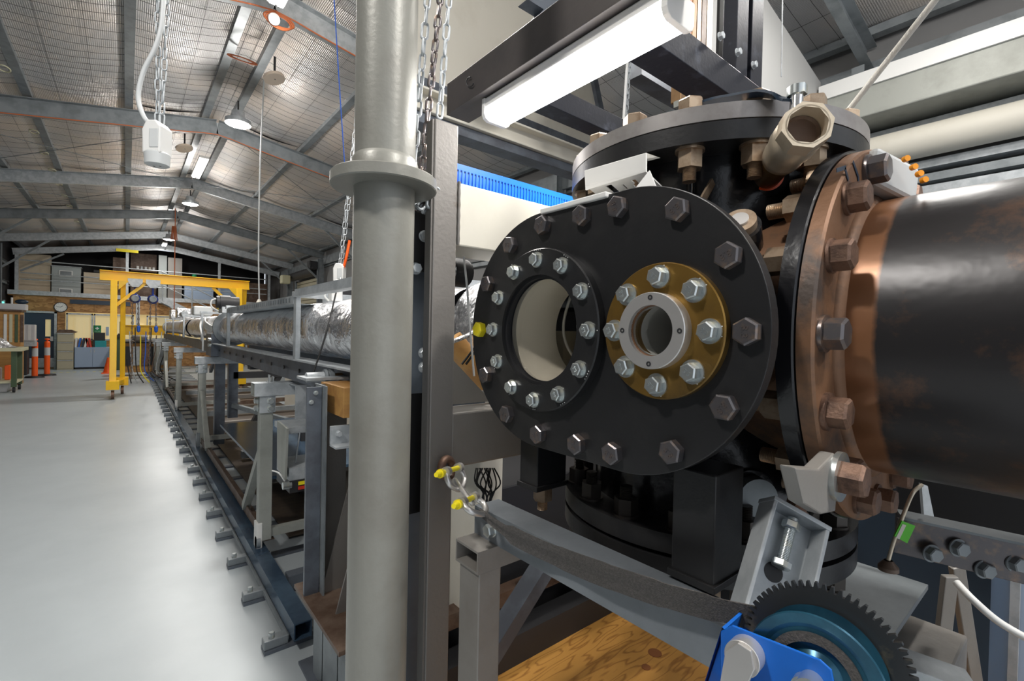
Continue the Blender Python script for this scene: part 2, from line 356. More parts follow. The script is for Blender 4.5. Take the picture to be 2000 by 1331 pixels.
ORD = 'first second third fourth fifth sixth seventh eighth ninth tenth eleventh twelfth'.split()+['%d%s' % (i, 'st' if i % 10 == 1 else 'nd' if i % 10 == 2 else 'rd' if i % 10 == 3 else 'th') for i in range(13, 60)]
def text(name, s, size, mt, parent, o, u, v, depth=.001, align='CENTER'):
    cu = bpy.data.curves.new(name, 'FONT'); cu.body = s; cu.size = size; cu.extrude = depth/2; cu.align_x = align; cu.align_y = 'CENTER'; cu.resolution_u = 2
    ob = bpy.data.objects.new('tmp', cu); C.objects.link(ob); bpy.context.view_layer.update()
    me = bpy.data.meshes.new_from_object(ob.evaluated_get(bpy.context.evaluated_depsgraph_get())); bpy.data.objects.remove(ob, do_unlink=True)
    if u is not None:
        u, v = V(u).normalized(), V(v).normalized(); w = u.cross(v); m = Matrix((u, v, w)).transposed().to_4x4(); m.translation = V(o)
        off = BASE.get(parent.name, V((0, 0, 0))) if parent else V((0, 0, 0))
        me.transform(Matrix.Translation(-off) @ m)
    me.materials.clear(); me.materials.append(M[mt])
    if u is None: return me
    ob = bpy.data.objects.new(name, me); C.objects.link(ob)
    if parent: ob.parent = parent; BASE[ob.name] = off
    return ob

def hexpts(r, z, n=6, a=0): return [V((r*math.cos(2*PI*i/n+a), r*math.sin(2*PI*i/n+a), z)) for i in range(n)]
def bolt_mesh(name, af, h, mt, washer=0, wt=.003, mark=None, shank=0):
    b = MB(); R = af/math.sqrt(3)
    z0 = wt if washer else 0
    if washer: b.cyl((0, 0, 0), (0, 0, wt), washer, n=28)
    A, B, Cc = hexpts(R, z0), hexpts(R, z0+h*.86), hexpts(R*.86, z0+h)
    b.add(A+B+Cc, [(i, (i+1) % 6, 6+(i+1) % 6, 6+i) for i in range(6)]+[(6+i, 6+(i+1) % 6, 12+(i+1) % 6, 12+i) for i in range(6)]+[list(range(12, 18))])
    if shank: b.cyl((0, 0, -shank), (0, 0, 0), af*.33, n=12)
    me = b.mesh(name, mt)
    if mark:
        t = text('mark', mark, af*.42, mt, None, None, None, None, .0012); n = len(b.v)
        b.add([v.co+V((0, 0, z0+h)) for v in t.vertices], [list(p.vertices) for p in t.polygons]); me = b.mesh(name, mt); bpy.data.meshes.remove(t)
    return me
def nut_mesh(name, af, h, mt, stud, srad):       # nut with threaded stud end poking out along +Z
    b = MB(); R = af/math.sqrt(3); b.cyl((0, 0, 0), (0, 0, .004), R*1.12, n=24)
    A, B = hexpts(R, .004), hexpts(R, .004+h)
    b.add(A+B, [(i, (i+1) % 6, 6+(i+1) % 6, 6+i) for i in range(6)]+[list(range(6, 12))])
    pr = [(.004+h, srad)]; z = .004+h
    while z < .004+h+stud: pr += [(z+.0012, srad*.86), (z+.0024, srad)]; z += .0024
    b.lathe((0, 0, 0), (0, 0, 1), pr, 16); b.cyl((0, 0, z-.0005), (0, 0, z), srad*.9, n=16)
    return b.mesh(name, mt)
def link_mesh(name, L_, W, r, mt):
    p = []; h = (L_-W)/2; R = W/2-r
    for i in range(7): a = PI*i/6; p.append((R*math.cos(a), 0, h+R*math.sin(a)))
    for i in range(7): a = PI+PI*i/6; p.append((R*math.cos(a), 0, -h+R*math.sin(a)))
    return MB().tube(p, r, 6, closed=True).mesh(name, mt)
def chain(t, me, p0, p1, pitch, sag=0, twist=.0):
    p0 = V(p0); p1 = V(p1); n = max(2, int((p1-p0).length/pitch))
    for i in range(n):
        f = (i+.5)/n; p = p0.lerp(p1, f)+V((0, 0, -sag*math.sin(PI*f)))
        inst('link', me, t, p, p1-p0, (PI/2)*(i % 2)+twist*i)
def P_(pts, n=8):     # smooth curve through points (Catmull-Rom)
    pts = [V(p) for p in pts]; q = [pts[0]]+pts+[pts[-1]]; out = []
    for i in range(1, len(q)-2):
        for k in range(n):
            t = k/n; a, b, c, d = q[i-1], q[i], q[i+1], q[i+2]
            out.append(.5*((2*b)+(c-a)*t+(2*a-5*b+4*c-d)*t*t+(3*b-a-3*c+d)*t**3))
    return out+[pts[-1]]
# ================================================================== SETTING
RX = 1.06; XL, XR, YB, YF = -2.87, 4.97, 21.3, -3.0
def zr(x, z0=4.4, s=.165): return z0 - s*abs(x-RX)
FR = [-2.35, 1.3, 4.95, 8.6, 12.25, 15.9, 19.6]
fl = MB().box(XL, YF, -.1, XR, 24.6, 0).build('floor', 'floor', kind='structure')
tape = struct('trim_1', (-1.0, 19.6, 0))
for i in range(14): MB().box(-1.7+i*.15, 19.55, .0, -1.63+i*.15, 19.62, .003).build('tape_stripe', 'yellow_paint', tape)
ceil = struct('ceiling', (RX, 8, 4.4))
PX = [-2.75, -1.7, -1.0, .0, .9, 1.25, 2.28, 3.55, 4.9]
bay = FR+[23.2]
# purlins: lipped channels on top of the rafters
for i, x in enumerate(PX):
    z = zr(x)+.25
    MB().chan((x, YF, z), (x, 23.2, z), .09, .07, .006, (0, 0, 1), (1, 1)).build('purlin', 'galv_dark', ceil)
# foil insulation sagging between purlins, and the fine safety wire under it
wm = MB()
for a, b in zip(PX[:-1], PX[1:]):
    for y0, y1 in zip([YF]+bay[:-1], bay):
        n = 8; vs = []; fs = []; ph = random.random()*6
        for j in range(n+1):
            for i in range(n+1):
                u_, v_ = i/n, j/n; x = a+(b-a)*u_; y = y0+(y1-y0)*v_
                sag = (.055*math.sin(PI*u_)+.035*math.sin(PI*v_))*(b-a)/1.2+.012*math.sin(v_*19+ph)*math.sin(PI*u_)
                vs.append((x, y, zr(x)+.335-sag))
        fs = [(j*(n+1)+i, j*(n+1)+i+1, (j+1)*(n+1)+i+1, (j+1)*(n+1)+i) for j in range(n) for i in range(n)]
        MB().add(vs, fs, True).build('foil_panel', 'roof_foil', ceil)
        if y0 > 1 and y0 < 13:
            st = .17 if y0 < 8 else .3
            k = int((y1-y0)/st)
            for q in range(1, k):
                y = y0+q*st; p = []
                for i in range(5):
                    u_ = i/4; x = a+(b-a)*u_; v_ = (y-y0)/(y1-y0); p.append((x, y+.02*math.sin(q+i), zr(x)+.32-(.055*math.sin(PI*u_)+.035*math.sin(PI*v_))*(b-a)/1.2-.005))
                wm.tube(p, .0022, 3, caps=False)
            for u_ in (.3, .65):
                p = []
                for i in range(9):
                    v_ = i/8; x = a+(b-a)*u_; p.append((x, y0+(y1-y0)*v_, zr(x)+.32-(.055*math.sin(PI*u_)+.035*math.sin(PI*v_))*(b-a)/1.2-.005))
                wm.tube(p, .002, 3, caps=False)
wm.build('safety_wire', 'dark', ceil, kind='stuff')
MB().add([(XL-.2, YF, zr(XL)+.34), (RX, YF, zr(RX)+.42), (XR+.2, YF, zr(XR)+.34), (XL-.2, 24.6, zr(XL)+.34), (RX, 24.6, zr(RX)+.42), (XR+.2, 24.6, zr(XR)+.34)], [(0, 1, 4, 3), (1, 2, 5, 4)]).build('roof_sheet', 'wallsheet', ceil)
# rafters: channels meeting at the ridge with a splice plate
for k, y in enumerate(FR):
    mt = 'galv_dark' if k % 2 else 'galv'
    h = .22
    for xe in (XL, XR):
        b = MB(); b.chan((RX, y, zr(RX)+h/2), (xe, y, zr(xe)+h/2), h, .075, .006, (0, -1, 0), (1, 1)); b.build('rafter', mt, ceil)
    b = MB(); b.prism([(RX-.45, zr(RX-.45)+.01), (RX, zr(RX)+.01), (RX+.45, zr(RX+.45)+.01), (RX+.45, zr(RX+.45)+.2), (RX, zr(RX)+.2), (RX-.45, zr(RX-.45)+.2)], (0, y+.006, 0), (1, 0, 0), (0, 0, 1), (0, .01, 0)); b.build('splice_plate', 'galv', ceil)
    for xe, sgn in ((XL, 1), (XR, -1)):
        if y > 5: MB().bar((xe+sgn*.1, y+.04, 3.05), (xe+sgn*1.1, y+.04, zr(xe+sgn*1.1)+.03), .05, .05).build('knee_brace', 'galv_dark', ceil)
# bracing wires under the roof
br = MB()
for y in (8.7, 12.35):
    for x0, x1 in ((-2.6, .9), (1.3, 4.8)):
        for s_ in (0, 1):
            p0 = V((x0 if s_ else x1, y, 0)); p1 = V((x1 if s_ else x0, y+3.4, 0)); p0.z = zr(p0.x)+.12; p1.z = zr(p1.x)+.12; br.tube([p0, p1], .006, 5)
br.build('bracing_rod', 'galv_dark', ceil)
# electrical cable runs along purlins
for i in range(12):
    y = 5.5+i*1.1
    MB().tube([(-1.08+.05*math.cos(a), y+.09*math.sin(a), zr(-1)+.2) for a in [PI*k/8 for k in range(17)]], .008, 5).build('cable_loop', 'benchtop', ceil)
for y in (8.52, 4.87):
    MB().tube(P_([(x, y, zr(x)-.01+.012*math.sin(x*9)) for x in [-2.8+.35*i for i in range(22)]], 2), .008, 5).build('cable_run', 'cable_red', ceil)

# walls
wr = struct('wall_right', (XR, 8, 0))
x = XR
MB().box(x+.06, YF, 0, x+.1, 24.6, 4.14).build('wall_sheet', 'wallsheet', wr)
for z in (.9, 1.8, 2.7, 3.55): MB().chan((x+.03, YF, z), (x+.03, 21.3, z), .1, .05, .004, (-1, 0, 0)).build('girt', 'galv_dark', wr)
MB().box(x-.05, YF, 3.56, x+.02, 21.3, 3.82).build('eave_beam', 'galv_dark', wr)
for y in FR: MB().ibeam((x-.1, y, 0), (x-.1, y, 3.75), .09, .2, .01, .008, (1, 0, 0)).build('column', 'galv_dark', wr)
# roller shutter in the right wall: separate slats
for i in range(26):
    z = .1+i*.12
    MB().box(x-.02, 16.2, z, x+.02, 18.9, z+.105).build('shutter_slat', 'beige', wr, bevel=.01)
MB().box(x-.06, 16.05, 0, x+.03, 16.15, 3.25).build('shutter_guide', 'galv_dark', wr)
MB().box(x-.06, 18.95, 0, x+.03, 19.05, 3.25).build('shutter_guide', 'galv_dark', wr)
for y0 in (16.2,): MB().cyl((x-.2, y0, 3.38), (x-.2, 18.9, 3.38), .15).build('shutter_drum', 'dark', wr)
for y0, y1 in ((19.9, 20.9), (13.6, 15.0)): MB().box(x-.01, y0, 1.4, x+.05, y1, 2.2).build('wall_window_frame', 'galv', wr)
# near right: shutter box, rolled blind and horizontal flashings under the eave
MB().box(x-.45, -2.9, 3.21, x-.02, 1.5, 3.46).build('shutter_box', 'greenish', wr, bevel=.01)
MB().box(x-.47, -2.9, 3.44, x-.02, 1.5, 3.56).build('box_lid', 'white', wr)
MB().cyl((x-.22, -2.9, 2.98), (x-.22, 1.6, 2.98), .12).build('shutter_roll', 'cream', wr)
for i, (z, mt) in enumerate(((3.15, 'galv'), (2.82, 'galv'), (2.72, 'galv_dark'), (2.62, 'galv'), (2.5, 'foil'))):
    MB().box(x-.12-.03*(i % 2), -2.9, z-.03, x-.02, 1.6, z+.03).build('flashing', mt, wr)
wl = struct('wall_left', (XL, 8, 0))
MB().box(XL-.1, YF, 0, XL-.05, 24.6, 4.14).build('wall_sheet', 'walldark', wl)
for y in FR: MB().ibeam((XL+.02, y, 0), (XL+.02, y, 3.72), .09, .18, .01, .008, (1, 0, 0)).build('column', 'galv_dark', wl)
for z in (.9, 1.8, 2.7, 3.3): MB().chan((XL-.02, YF, z), (XL-.02, 21.3, z), .1, .05, .004, (1, 0, 0)).build('girt', 'galv_dark', wl)
w1 = struct('window_1', (XL, 20.6, 1.8)); MB().box(XL-.06, 20.35, 1.25, XL-.02, 20.9, 2.1).build('pane', 'door_glass', w1)
for a in (20.31, 20.9): MB().box(XL-.08, a, 1.2, XL, a+.05, 2.15).build('frame_bar', 'galv', w1)

# end wall: timber board band, office front, mezzanine above
wb = struct('wall_back', (1, YB, 0))
X0, X1 = -2.75, 4.6
def slab(x0, x1, z0, z1, mt, name='board', y=YB, t=.06, par=None, **k): return MB().box(x0, y, z0, x1, y+t, z1).build(name, mt, par or wb, **k)
for i in range(3): slab(X0+i*.95, X0+(i+1)*.95-.006, 1.86, 2.33, 'osb')
for i in range(4): slab(.1+i*1.15, .1+(i+1)*1.15-.006, 1.86, 2.33, 'osb')
slab(X0, -2.55, 0, 1.86, 'osb'); slab(-1.75, -1.56, 0, 1.86, 'osb')
slab(-1.56, 4.6, 0, .95, 'osb')
MB().box(-1.45, YB-.02, 2.14, .1, YB, 2.28).build('vent_strip', 'navy', wb)
MB().box(XL, YB-.06, 2.36, XR, YB+.12, 2.5).build('mezzanine_beam', 'galv', wb)
MB().box(XL, YB, 2.34, XR, 24.5, 2.4).build('mezzanine_floor', 'timber', wb)
for z in (3.05, 3.45, 2.85): 
    MB().tube([(-2.6, YB-.02, z), (4.4, YB-.02, z)], .018, 6).build('guard_rail', 'galv', wb)
for xx in (-2.68, .0, 1.95+.8, 4.5):
    MB().box(xx-.04, YB-.04, 2.4, xx+.04, YB+.04, zr(xx)-.02).build('mezzanine_post', 'galv', wb)
for sgn, xe in ((-1, XL+.1), (1, XR-.1)):
    MB().chan((RX, YB-.02, zr(RX)-.08), (xe, YB-.02, zr(xe)-.08), .2, .08, .006, (0, -1, 0)).build('end_rafter', 'galv', wb)
MB().box(-.3, YB-.13, 4.0, .3, YB-.12, 4.1).build('yellow_plate', 'yellow_paint', wb)
MB().bar((-2.6, YB-.05, 3.1), (-1.6, YB-.05, 3.75), .05, .05).build('knee_brace', 'galv_dark', wb)
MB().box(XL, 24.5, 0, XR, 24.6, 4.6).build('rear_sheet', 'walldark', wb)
MB().box(.25, YB-.02, 0, .36, YB+.04, 2.36).build('stud', 'galv', wb)
MB().box(3.3, YB-.03, 1.3, 3.36, YB, 2.4).build('stud', 'galv', wb)
# office windows
for n, (a, b) in enumerate(((-1.54, -.88), (-.86, .2), (.55, 1.55), (1.6, 3.2))):
    w_ = struct('window_%d' % (n+2), (a, YB, .95))
    z1_ = 1.83
    MB().box(a+.04, YB+.05, .98, b-.04, YB+.06, z1_-.04).build('pane', 'glass', w_)
    MB().box(a, YB-.02, z1_-.05, b, YB+.05, z1_).build('frame_bar', 'galv', w_); MB().box(a, YB-.02, .93, b, YB+.05, .98).build('frame_bar', 'galv', w_)
    for q in (a, b-.04): MB().box(q, YB-.02, .95, q+.04, YB+.05, z1_).build('frame_bar', 'galv', w_)
    k = int((b-a)/.13)
    for i in range(k): MB().box(a+.05+i*.13, YB+.09, .98, a+.05+i*.13+.12, YB+.1, z1_-.04).build('blind_slat', 'lit_office', w_)
slab(-1.6, 4.6, .0, 1.9, 'lit_office', 'office_inner_wall', YB+.5, .05)
# door
d1 = struct('door_1', (-2.15, YB, 0))
plate2d('leaf', [[(-2.5, .05), (-1.82, .05), (-1.82, 1.79), (-2.5, 1.79)], [(-2.03, 1.05), (-1.9, 1.05), (-1.9, 1.6), (-2.03, 1.6)]], .04, 'navy', d1, (0, YB, 0), (1, 0, 0), (0, 0, 1), (0, 1, 0))
MB().box(-2.03, YB+.015, 1.05, -1.9, YB+.02, 1.6).build('pane', 'glass', d1); MB().box(-2.04, YB+.05, 1.04, -1.89, YB+.06, 1.61).build('lit_blind', 'lit_office', d1)
MB().box(-2.5, YB-.01, .05, -1.82, YB, .35).build('kick_plate', 'galv', d1)
MB().box(-1.91, YB-.03, .9, -1.84, YB, 1.05).build('door_handle', 'zinc', d1)
for q in (-2.56, -1.82): MB().box(q, YB-.03, 0, q+.06, YB+.05, 1.86).build('jamb', 'galv', d1)
MB().box(-2.56, YB-.03, 1.8, -1.76, YB+.05, 1.86).build('jamb', 'galv', d1)
# ================================================================== NEAR: the vessel
XC, YC, ZC = .89, .494, 1.429
ves = T('pressure_vessel', 'black vertical steel vessel with bolted round lid behind the big oval end plate', 'vessel', (XC, YC, 1.1))
MB().lathe((XC, YC, 1.1), (0, 0, 1), [(0, 0), (0, .2), (.63, .2)], 72).build('shell', 'black_gloss', ves)
MB().ring((XC, YC, 1.712), (0, 0, 1), .15, .262, .028, 96).build('lower_flange', 'black', ves, bevel=.002)
MB().lathe((XC, YC, 1.742), (0, 0, 1), [(0, 0), (0, .262), (.024, .262), (.024, 0)], 96).build('lid', 'lidmetal', ves, bevel=.002)
MB().lathe((XC, YC, 1.736), (0, 0, 1), [(0, .15), (0, .255), (.008, .255)], 96).build('gasket', 'rust', ves)
MB().lathe((XC, YC, 1.09), (0, 0, 1), [(0, 0), (0, .262), (.03, .262), (.03, .2)], 96).build('bottom_flange', 'black', ves, bevel=.002)
MB().lathe((XC, YC, 1.052), (0, 0, 1), [(0, 0), (0, .262), (.03, .262), (.03, .2)], 96).build('bottom_cover', 'black', ves, bevel=.002)
nutm = nut_mesh('nut', .034, .026, 'nut', .018, .0105); nutd = nut_mesh('dark_nut', .034, .026, 'nut_dark', .018, .0105); capm = bolt_mesh('bolt', .034, .02, 'nut', .022, .003)
for i in range(16):
    a = math.radians(22.5*i+1); p = (XC+.235*math.cos(a), YC+.235*math.sin(a))
    inst('nut', nutm, ves, (p[0], p[1], 1.712), (0, 0, -1), a); inst('bolt', capm, ves, (p[0], p[1], 1.766), (0, 0, 1), a)
    inst('nut', nutd, ves, (p[0], p[1], 1.052), (0, 0, -1), a); inst('nut', nutd, ves, (p[0], p[1], 1.12), (0, 0, 1), a)
MB().tube([(XC+.2*math.cos(a), YC+.2*math.sin(a), z) for a, z in [(math.radians(203), 1.45+.03*i) for i in range(10)]], lambda i: .006+.001*(i % 2), 8).build('weld_seam', 'black_gloss', ves)
# neck between plate and shell (obround wall), dark panel and gear seen inside
ob = obround(.59, .44, ZC, .165); n = len(ob); nb = MB()
vs = [V((.578, y, z)) for y, z in ob]+[V((.78, y, z)) for y, z in ob]; nb.add(vs, [(i, (i+1) % n, n+(i+1) % n, n+i) for i in range(n)], True)
nb.add([V((.76, y, z)) for y, z in ob], [list(range(n))]); nb.build('neck', 'black_gloss', ves)
MB().box(.70, .69, 1.33, .755, .745, 1.43).build('inner_bracket', 'beige', ves); MB().cyl((.70, .62, 1.44), (.74, .62, 1.44), .035).build('inner_port', 'galv_dark', ves)
MB().tube(P_([(.70, .66, 1.53), (.69, .68, 1.45), (.69, .67, 1.40), (.7, .64, 1.36)]), .003, 6).build('inner_cable', 'white', ves)
a = bpy.data.lights.new('inner_fill_light', 'POINT'); a.energy = 1.2; a.color = (1, .93, .82); a.shadow_soft_size = .01; a = bpy.data.objects.new('inner_fill_light', a); C.objects.link(a); a.location = (.70, .50, 1.50)  # unseen point light added to brighten the port bores
MB().box(.72, .36, 1.44, .755, .50, 1.47).build('inner_bar', 'galv_dark', ves); MB().bar((.73, .44, 1.43), (.74, .36, 1.36), .02, .008).build('inner_strut', 'grey_light', ves)
# stub to the side flange, small ports and brackets on the shell
MB().lathe((XC, .262, ZC), (0, 1, 0), [(0, .2), (.15, .2)], 72).build('side_stub', 'rust', ves)
for i, (px, py, D, r) in enumerate(((1445, 430, .62, .02),)):
    p = pt(px, py, 'D', D); d_ = nrm((-.75, -.25, .5)); MB().cyl(p, p-d_*.06, r, n=28).build('small_port', 'nut', ves); MB().cyl(p-d_*.012, p-d_*.05, r*1.25, n=28).build('port_collar', 'black_gloss', ves)
    MB().cyl(p, p+d_*.003, r*.55, n=20).build('port_face', 'silver', ves)
p0, p1 = pt(1370, 395, 'D', .72), pt(1392, 355, 'D', .74)
MB().bar(p0, p1, .004, .012).build('bent_tab', 'nut', ves)
p = pt(1482, 975, 'D', .72); d_ = nrm((-.6, -.8, 0)); MB().cyl(p, p-d_*.12, .03, n=28).build('drain_port', 'galv_dark', ves); MB().cyl(p-d_*.02, p-d_*.1, .038, n=28).build('port_collar', 'black_gloss', ves)
# legs: black box columns under the neck, each with a levelling bolt
for i, (xa, ya, w_, zt, zb, xx) in enumerate(((0, .70, .052, 1.29, 1.115, .64), (0, .338, .062, 1.24, 1.085, .62))):
    MB().box(xx-.02, ya-w_/2, zb, xx+.06, ya+w_/2, zt).build('leg', 'black', ves, bevel=.002)
    MB().box(xx-.024, ya-w_/2-.004, zb, xx+.064, ya+w_/2+.004, zb+.01).build('foot_plate', 'black', ves, bevel=.001)
    inst('bolt', nutm, ves, (xx+.02, ya, zb), (0, 0, -1))
MB().box(.7, .3, 1.085, 1.08, .36, 1.1).build('base_bar', 'black', ves)

# oval end plate with its rim bolts
EX = .557
op = T('oval_end_plate', 'large black oval plate with two round ports, ringed by black bolts', 'plate', (EX, .52, 1.224))
plate2d('plate', [obround(.608, .43, ZC, .2045, 48), circ((.5995, ZC), .112, 64), circ((.362, ZC), .045, 48)], .02, 'black', op, (EX, 0, 0), (0, 1, 0), (0, 0, 1), (1, 0, 0), .0012)
pb = bolt_mesh('rim_bolt', .0285, .013, 'darkmetal', 0, 0, '8.8')
pos = [(.6+.18*math.cos(math.radians(a)), ZC+.18*math.sin(math.radians(a))) for a in (90, 61, 30, 0, -30, -61, -90)]
pos += [(.43-.18*math.cos(math.radians(a)), ZC+.18*math.sin(math.radians(a))) for a in (93, 61, 30, 0, -30, -61, -93)]+[(.51, ZC+.18), (.51, ZC-.18)]
for i, (y, z) in enumerate(pos):
    if i == 3: o = inst('rim_bolt', bolt_mesh('yellow_bolt', .027, .014, 'yellow_paint', 0, 0, '8.8'), op, (EX, y, z), (-1, 0, 0), .3, 'bolt head painted yellow')
    else: inst('rim_bolt', pb, op, (EX, y, z), (-1, 0, 0), random.random()*PI)
# left port: black ring, twelve zinc bolts, recessed glass and cream bore
pl = T('round_viewport', 'larger left viewport in a black ring with twelve zinc bolts', 'viewport', (.541, .5995, ZC-.14))
MB().lathe((.541, .5995, ZC), (1, 0, 0), [(0, .094), (0, .137), (.002, .139), (.016, .139), (.016, .094), (0, .094)], 96).build('ring', 'black', pl)
MB().lathe((.549, .5995, ZC), (1, 0, 0), [(0, .094), (0, .089), (.004, .089), (.004, .0915), (.012, .0915), (.012, .088)], 96).build('seal_groove', 'rubber', pl)
MB().cyl((.565, .5995, ZC), (.571, .5995, ZC), .0935, n=64).build('glass', 'glass', pl)
MB().lathe((.574, .5995, ZC), (1, 0, 0), [(0, .11), (0, .092), (.105, .092)], 96).build('bore', 'cream_in', pl)
zb = bolt_mesh('bolt', .0185, .010, 'zinc', .0135, .0022, '8.8')
for i in range(12):
    a = math.radians(30*i); inst('bolt', zb, pl, (.541, .5995-.1195*math.cos(a), ZC+.1195*math.sin(a)), (-1, 0, 0), random.random())
dots = MB()
for i in range(12):
    a = math.radians(30*i)
    for k in range(1+i % 4):
        b_ = a+.11*(k-(i % 4)/2)*.8; q = 1 if math.sin(a) > -.3 else .0
        r_ = .1385 if False else .1195+.0165
        c_ = (.5405, .5995-r_*math.cos(a+(k-(i % 4)/2)*.035), ZC+r_*math.sin(a+(k-(i % 4)/2)*.035)); dots.cyl(c_, (c_[0]+.0004, c_[1], c_[2]), .0008, n=8)
dots.build('punch_marks', 'white', pl)
# right port: brass plate, eight bolts, bright clamp ring
pr = T('brass_viewport', 'smaller right viewport on a brass disc with eight bolts and bright clamp ring', 'viewport', (.541, .362, ZC-.09))
MB().lathe((.545, .362, ZC), (1, 0, 0), [(0, .036), (0, .089), (.0015, .0905), (.012, .0905), (.012, .036), (0, .036)], 96).build('brass_plate', 'brass', pr)
zc = bolt_mesh('bolt', .0205, .0125, 'zinc', .0155, .0028, '8.8')
for i in range(8):
    a = math.radians(45*i); inst('bolt', zc, pr, (.545, .362-.0715*math.cos(a), ZC+.0715*math.sin(a)), (-1, 0, 0), random.random())
MB().lathe((.529, .365, ZC), (1, 0, 0), [(0, .0335), (0, .0495), (.001, .0505), (.017, .0505), (.017, .0335), (0, .0335)], 96).build('clamp_ring', 'silver', pr)
MB().lathe((.535, .365, ZC), (1, 0, 0), [(0, .0335), (.001, .0335), (.001, .0325), (.004, .0325)], 64).build('bore', 'rust', pr)
for a in (90, 180, 270, 0):
    a = math.radians(a); MB().lathe((.5283, .365-.0435*math.cos(a), ZC+.0435*math.sin(a)), (1, 0, 0), [(0, .0016), (0, .0034), (.004, .0034)], 16).build('cap_screw', 'dark', pr)
MB().cyl((.540, .365, ZC), (.544, .365, ZC), .033, n=48).build('glass', 'glass', pr)
MB().lathe((.546, .365, ZC), (1, 0, 0), [(0, .034), (.03, .036), (.03, .044), (.14, .044)], 48).build('inner_bore', 'grey_light', pr)
dots = MB()
for i in range(8):
    for k in range(3):
        a = math.radians(45*i)+(k-1)*.07; c_ = (.5445, .362-.0862*math.cos(a), ZC+.0862*math.sin(a)); dots.cyl(c_, (c_[0]+.0006, c_[1], c_[2]), .0008, n=8)
dots.build('punch_marks', 'white', pr)

# big horizontal pipe with its bolted flange pair
bp = T('large_steel_pipe', 'big rusty black pipe with bolted flange leaving the frame on the right', 'pipe', (XC, .203, ZC))
MB().lathe((XC, -1.6, ZC), (0, 1, 0), [(0, .1), (0, .2015), (1.803, .2015)], 96).build('barrel', 'pipe', bp)
MB().lathe((XC, .203, ZC), (0, -1, 0), [(0, .212), (.003, .211), (.007, .207), (.010, .2015)], 96, hard=False).build('weld_bead', 'rust', bp)
MB().lathe((XC, .203, ZC), (0, 1, 0), [(0, .2), (0, .272), (.003, .275), (.019, .275), (.019, .2)], 128).build('rusty_flange', 'rust', bp)
MB().lathe((XC, .2235, ZC), (0, 1, 0), [(0, .2), (0, .277), (.002, .279), (.02, .279), (.02, .2)], 128).build('black_flange', 'black_gloss', bp)
fb = bolt_mesh('flange_bolt', .033, .021, 'bolt_rust', .0215, .004); fbz = bolt_mesh('flange_bolt_zinc', .033, .021, 'bolt_rust', .0235, .005)
fbd = bolt_mesh('flange_bolt_dark', .033, .021, 'darkmetal', .0225, .005); fn = nut_mesh('flange_nut', .033, .026, 'nut', .022, .011)
for i in range(16):
    a = math.radians(22.5*i); y_ = .203; p = (XC+.247*math.cos(a), y_, ZC+.247*math.sin(a))
    if i == 10: pass
    inst('flange_bolt', {8: fbd, 7: fb, 9: fbz, 5: fbd}.get(i, fb), bp, p, (0, -1, 0), i*.9)
    inst('flange_nut', fn, bp, (p[0], .2435, p[2]), (0, 1, 0), i*.7)
# blue marker strokes on the flange rim
for (x0, y0), (x1, y1) in (((1634, 333), (1652, 327)), ((1650, 328), (1657, 352)), ((1666, 316), (1676, 345)), ((1676, 345), (1680, 398))):
    MB().bar(pt(x0, y0, 'Y', .2022), pt(x1, y1, 'Y', .2022), .005, .0008, (0, 1, 0)).build('marker_stroke', 'navy', bp)
# lug hung on the lower flange bolt
lug = T('lifting_lug', 'bright steel lug on the lower flange bolt with large washer', 'lug', (.71, .19, 1.18))
lp = [(1553, 914), (1600, 917), (1630, 886), (1650, 900), (1636, 950), (1632, 1000), (1604, 1006), (1570, 985)]
vs = [pt(a, b, 'Y', .187) for a, b in lp]; n = len(vs); MB().add(vs+[v_+V((0, .016, 0)) for v_ in vs], [list(range(n)), list(range(n, 2*n))[::-1]]+[(i, n+i, n+(i+1) % n, (i+1) % n) for i in range(n)]).build('lug_plate', 'frame', lug, bevel=.002)
c_ = pt(1634, 930, 'Y', .187); MB().cyl(c_, c_+V((0, -.006, 0)), .029, n=32).build('washer', 'zinc', lug); inst('bolt', bolt_mesh('lug_bolt', .036, .024, 'bolt_rust'), lug, c_+V((0, -.006, 0)), (0, -1, 0), .3)

# ball valve on the shell
b0, b1 = pt(1497, 345, 'D', .745), pt(1578, 243, 'D', .585); ax = (b1-b0).normalized(); L_ = (b1-b0).length
bv = T('ball_valve', 'bronze ball valve with open hexagonal mouth on the vessel side below its lid', 'valve', b0)
MB().lathe(b0-ax*.04, ax, [(0, .033), (.04, .033), (.044, .024)], 32).build('boss', 'black_gloss', bv)
MB().lathe(b0, ax, [(0, .0245), (.004, .0245), (.004, .02)], 32).build('seal_ring', 'orange_ring', bv)
MB().lathe(b0, ax, [(0, .021), (L_*.5, .021)], 40).build('nipple', 'copper', bv)
MB().lathe(b0, ax, [(L_*.42, .021), (L_*.42, .026), (L_*.5, .0275), (L_*.62, .0275), (L_*.68, .03), (L_*.8, .03), (L_*.84, .0275), (L_*.87, .0265)], 40, hard=False).build('body', 'bronze', bv)
R_ = .0305; u_, v_, _ = frame(ax); hb = MB()
hx = [(u_*math.cos(2*PI*k/8+.2)+v_*math.sin(2*PI*k/8+.2)) for k in range(8)]
A, B = [b0+ax*(L_*.85)+h_*R_ for h_ in hx], [b0+ax*(L_)+h_*R_ for h_ in hx]; Ci = [b0+ax*L_+h_*.024 for h_ in hx]
hb.add(A+B+Ci, [(i, (i+1) % 8, 8+(i+1) % 8, 8+i) for i in range(8)]+[(8+i, 8+(i+1) % 8, 16+(i+1) % 8, 16+i) for i in range(8)]+[list(range(8))[::-1]])
hb.lathe(b0+ax*(L_*.8), ax, [(L_*.2, .0255), (L_*.2, .0235), (L_*.06, .0225), (L_*.05, .016)], 40); hb.build('hex_mouth', 'bronze', bv)
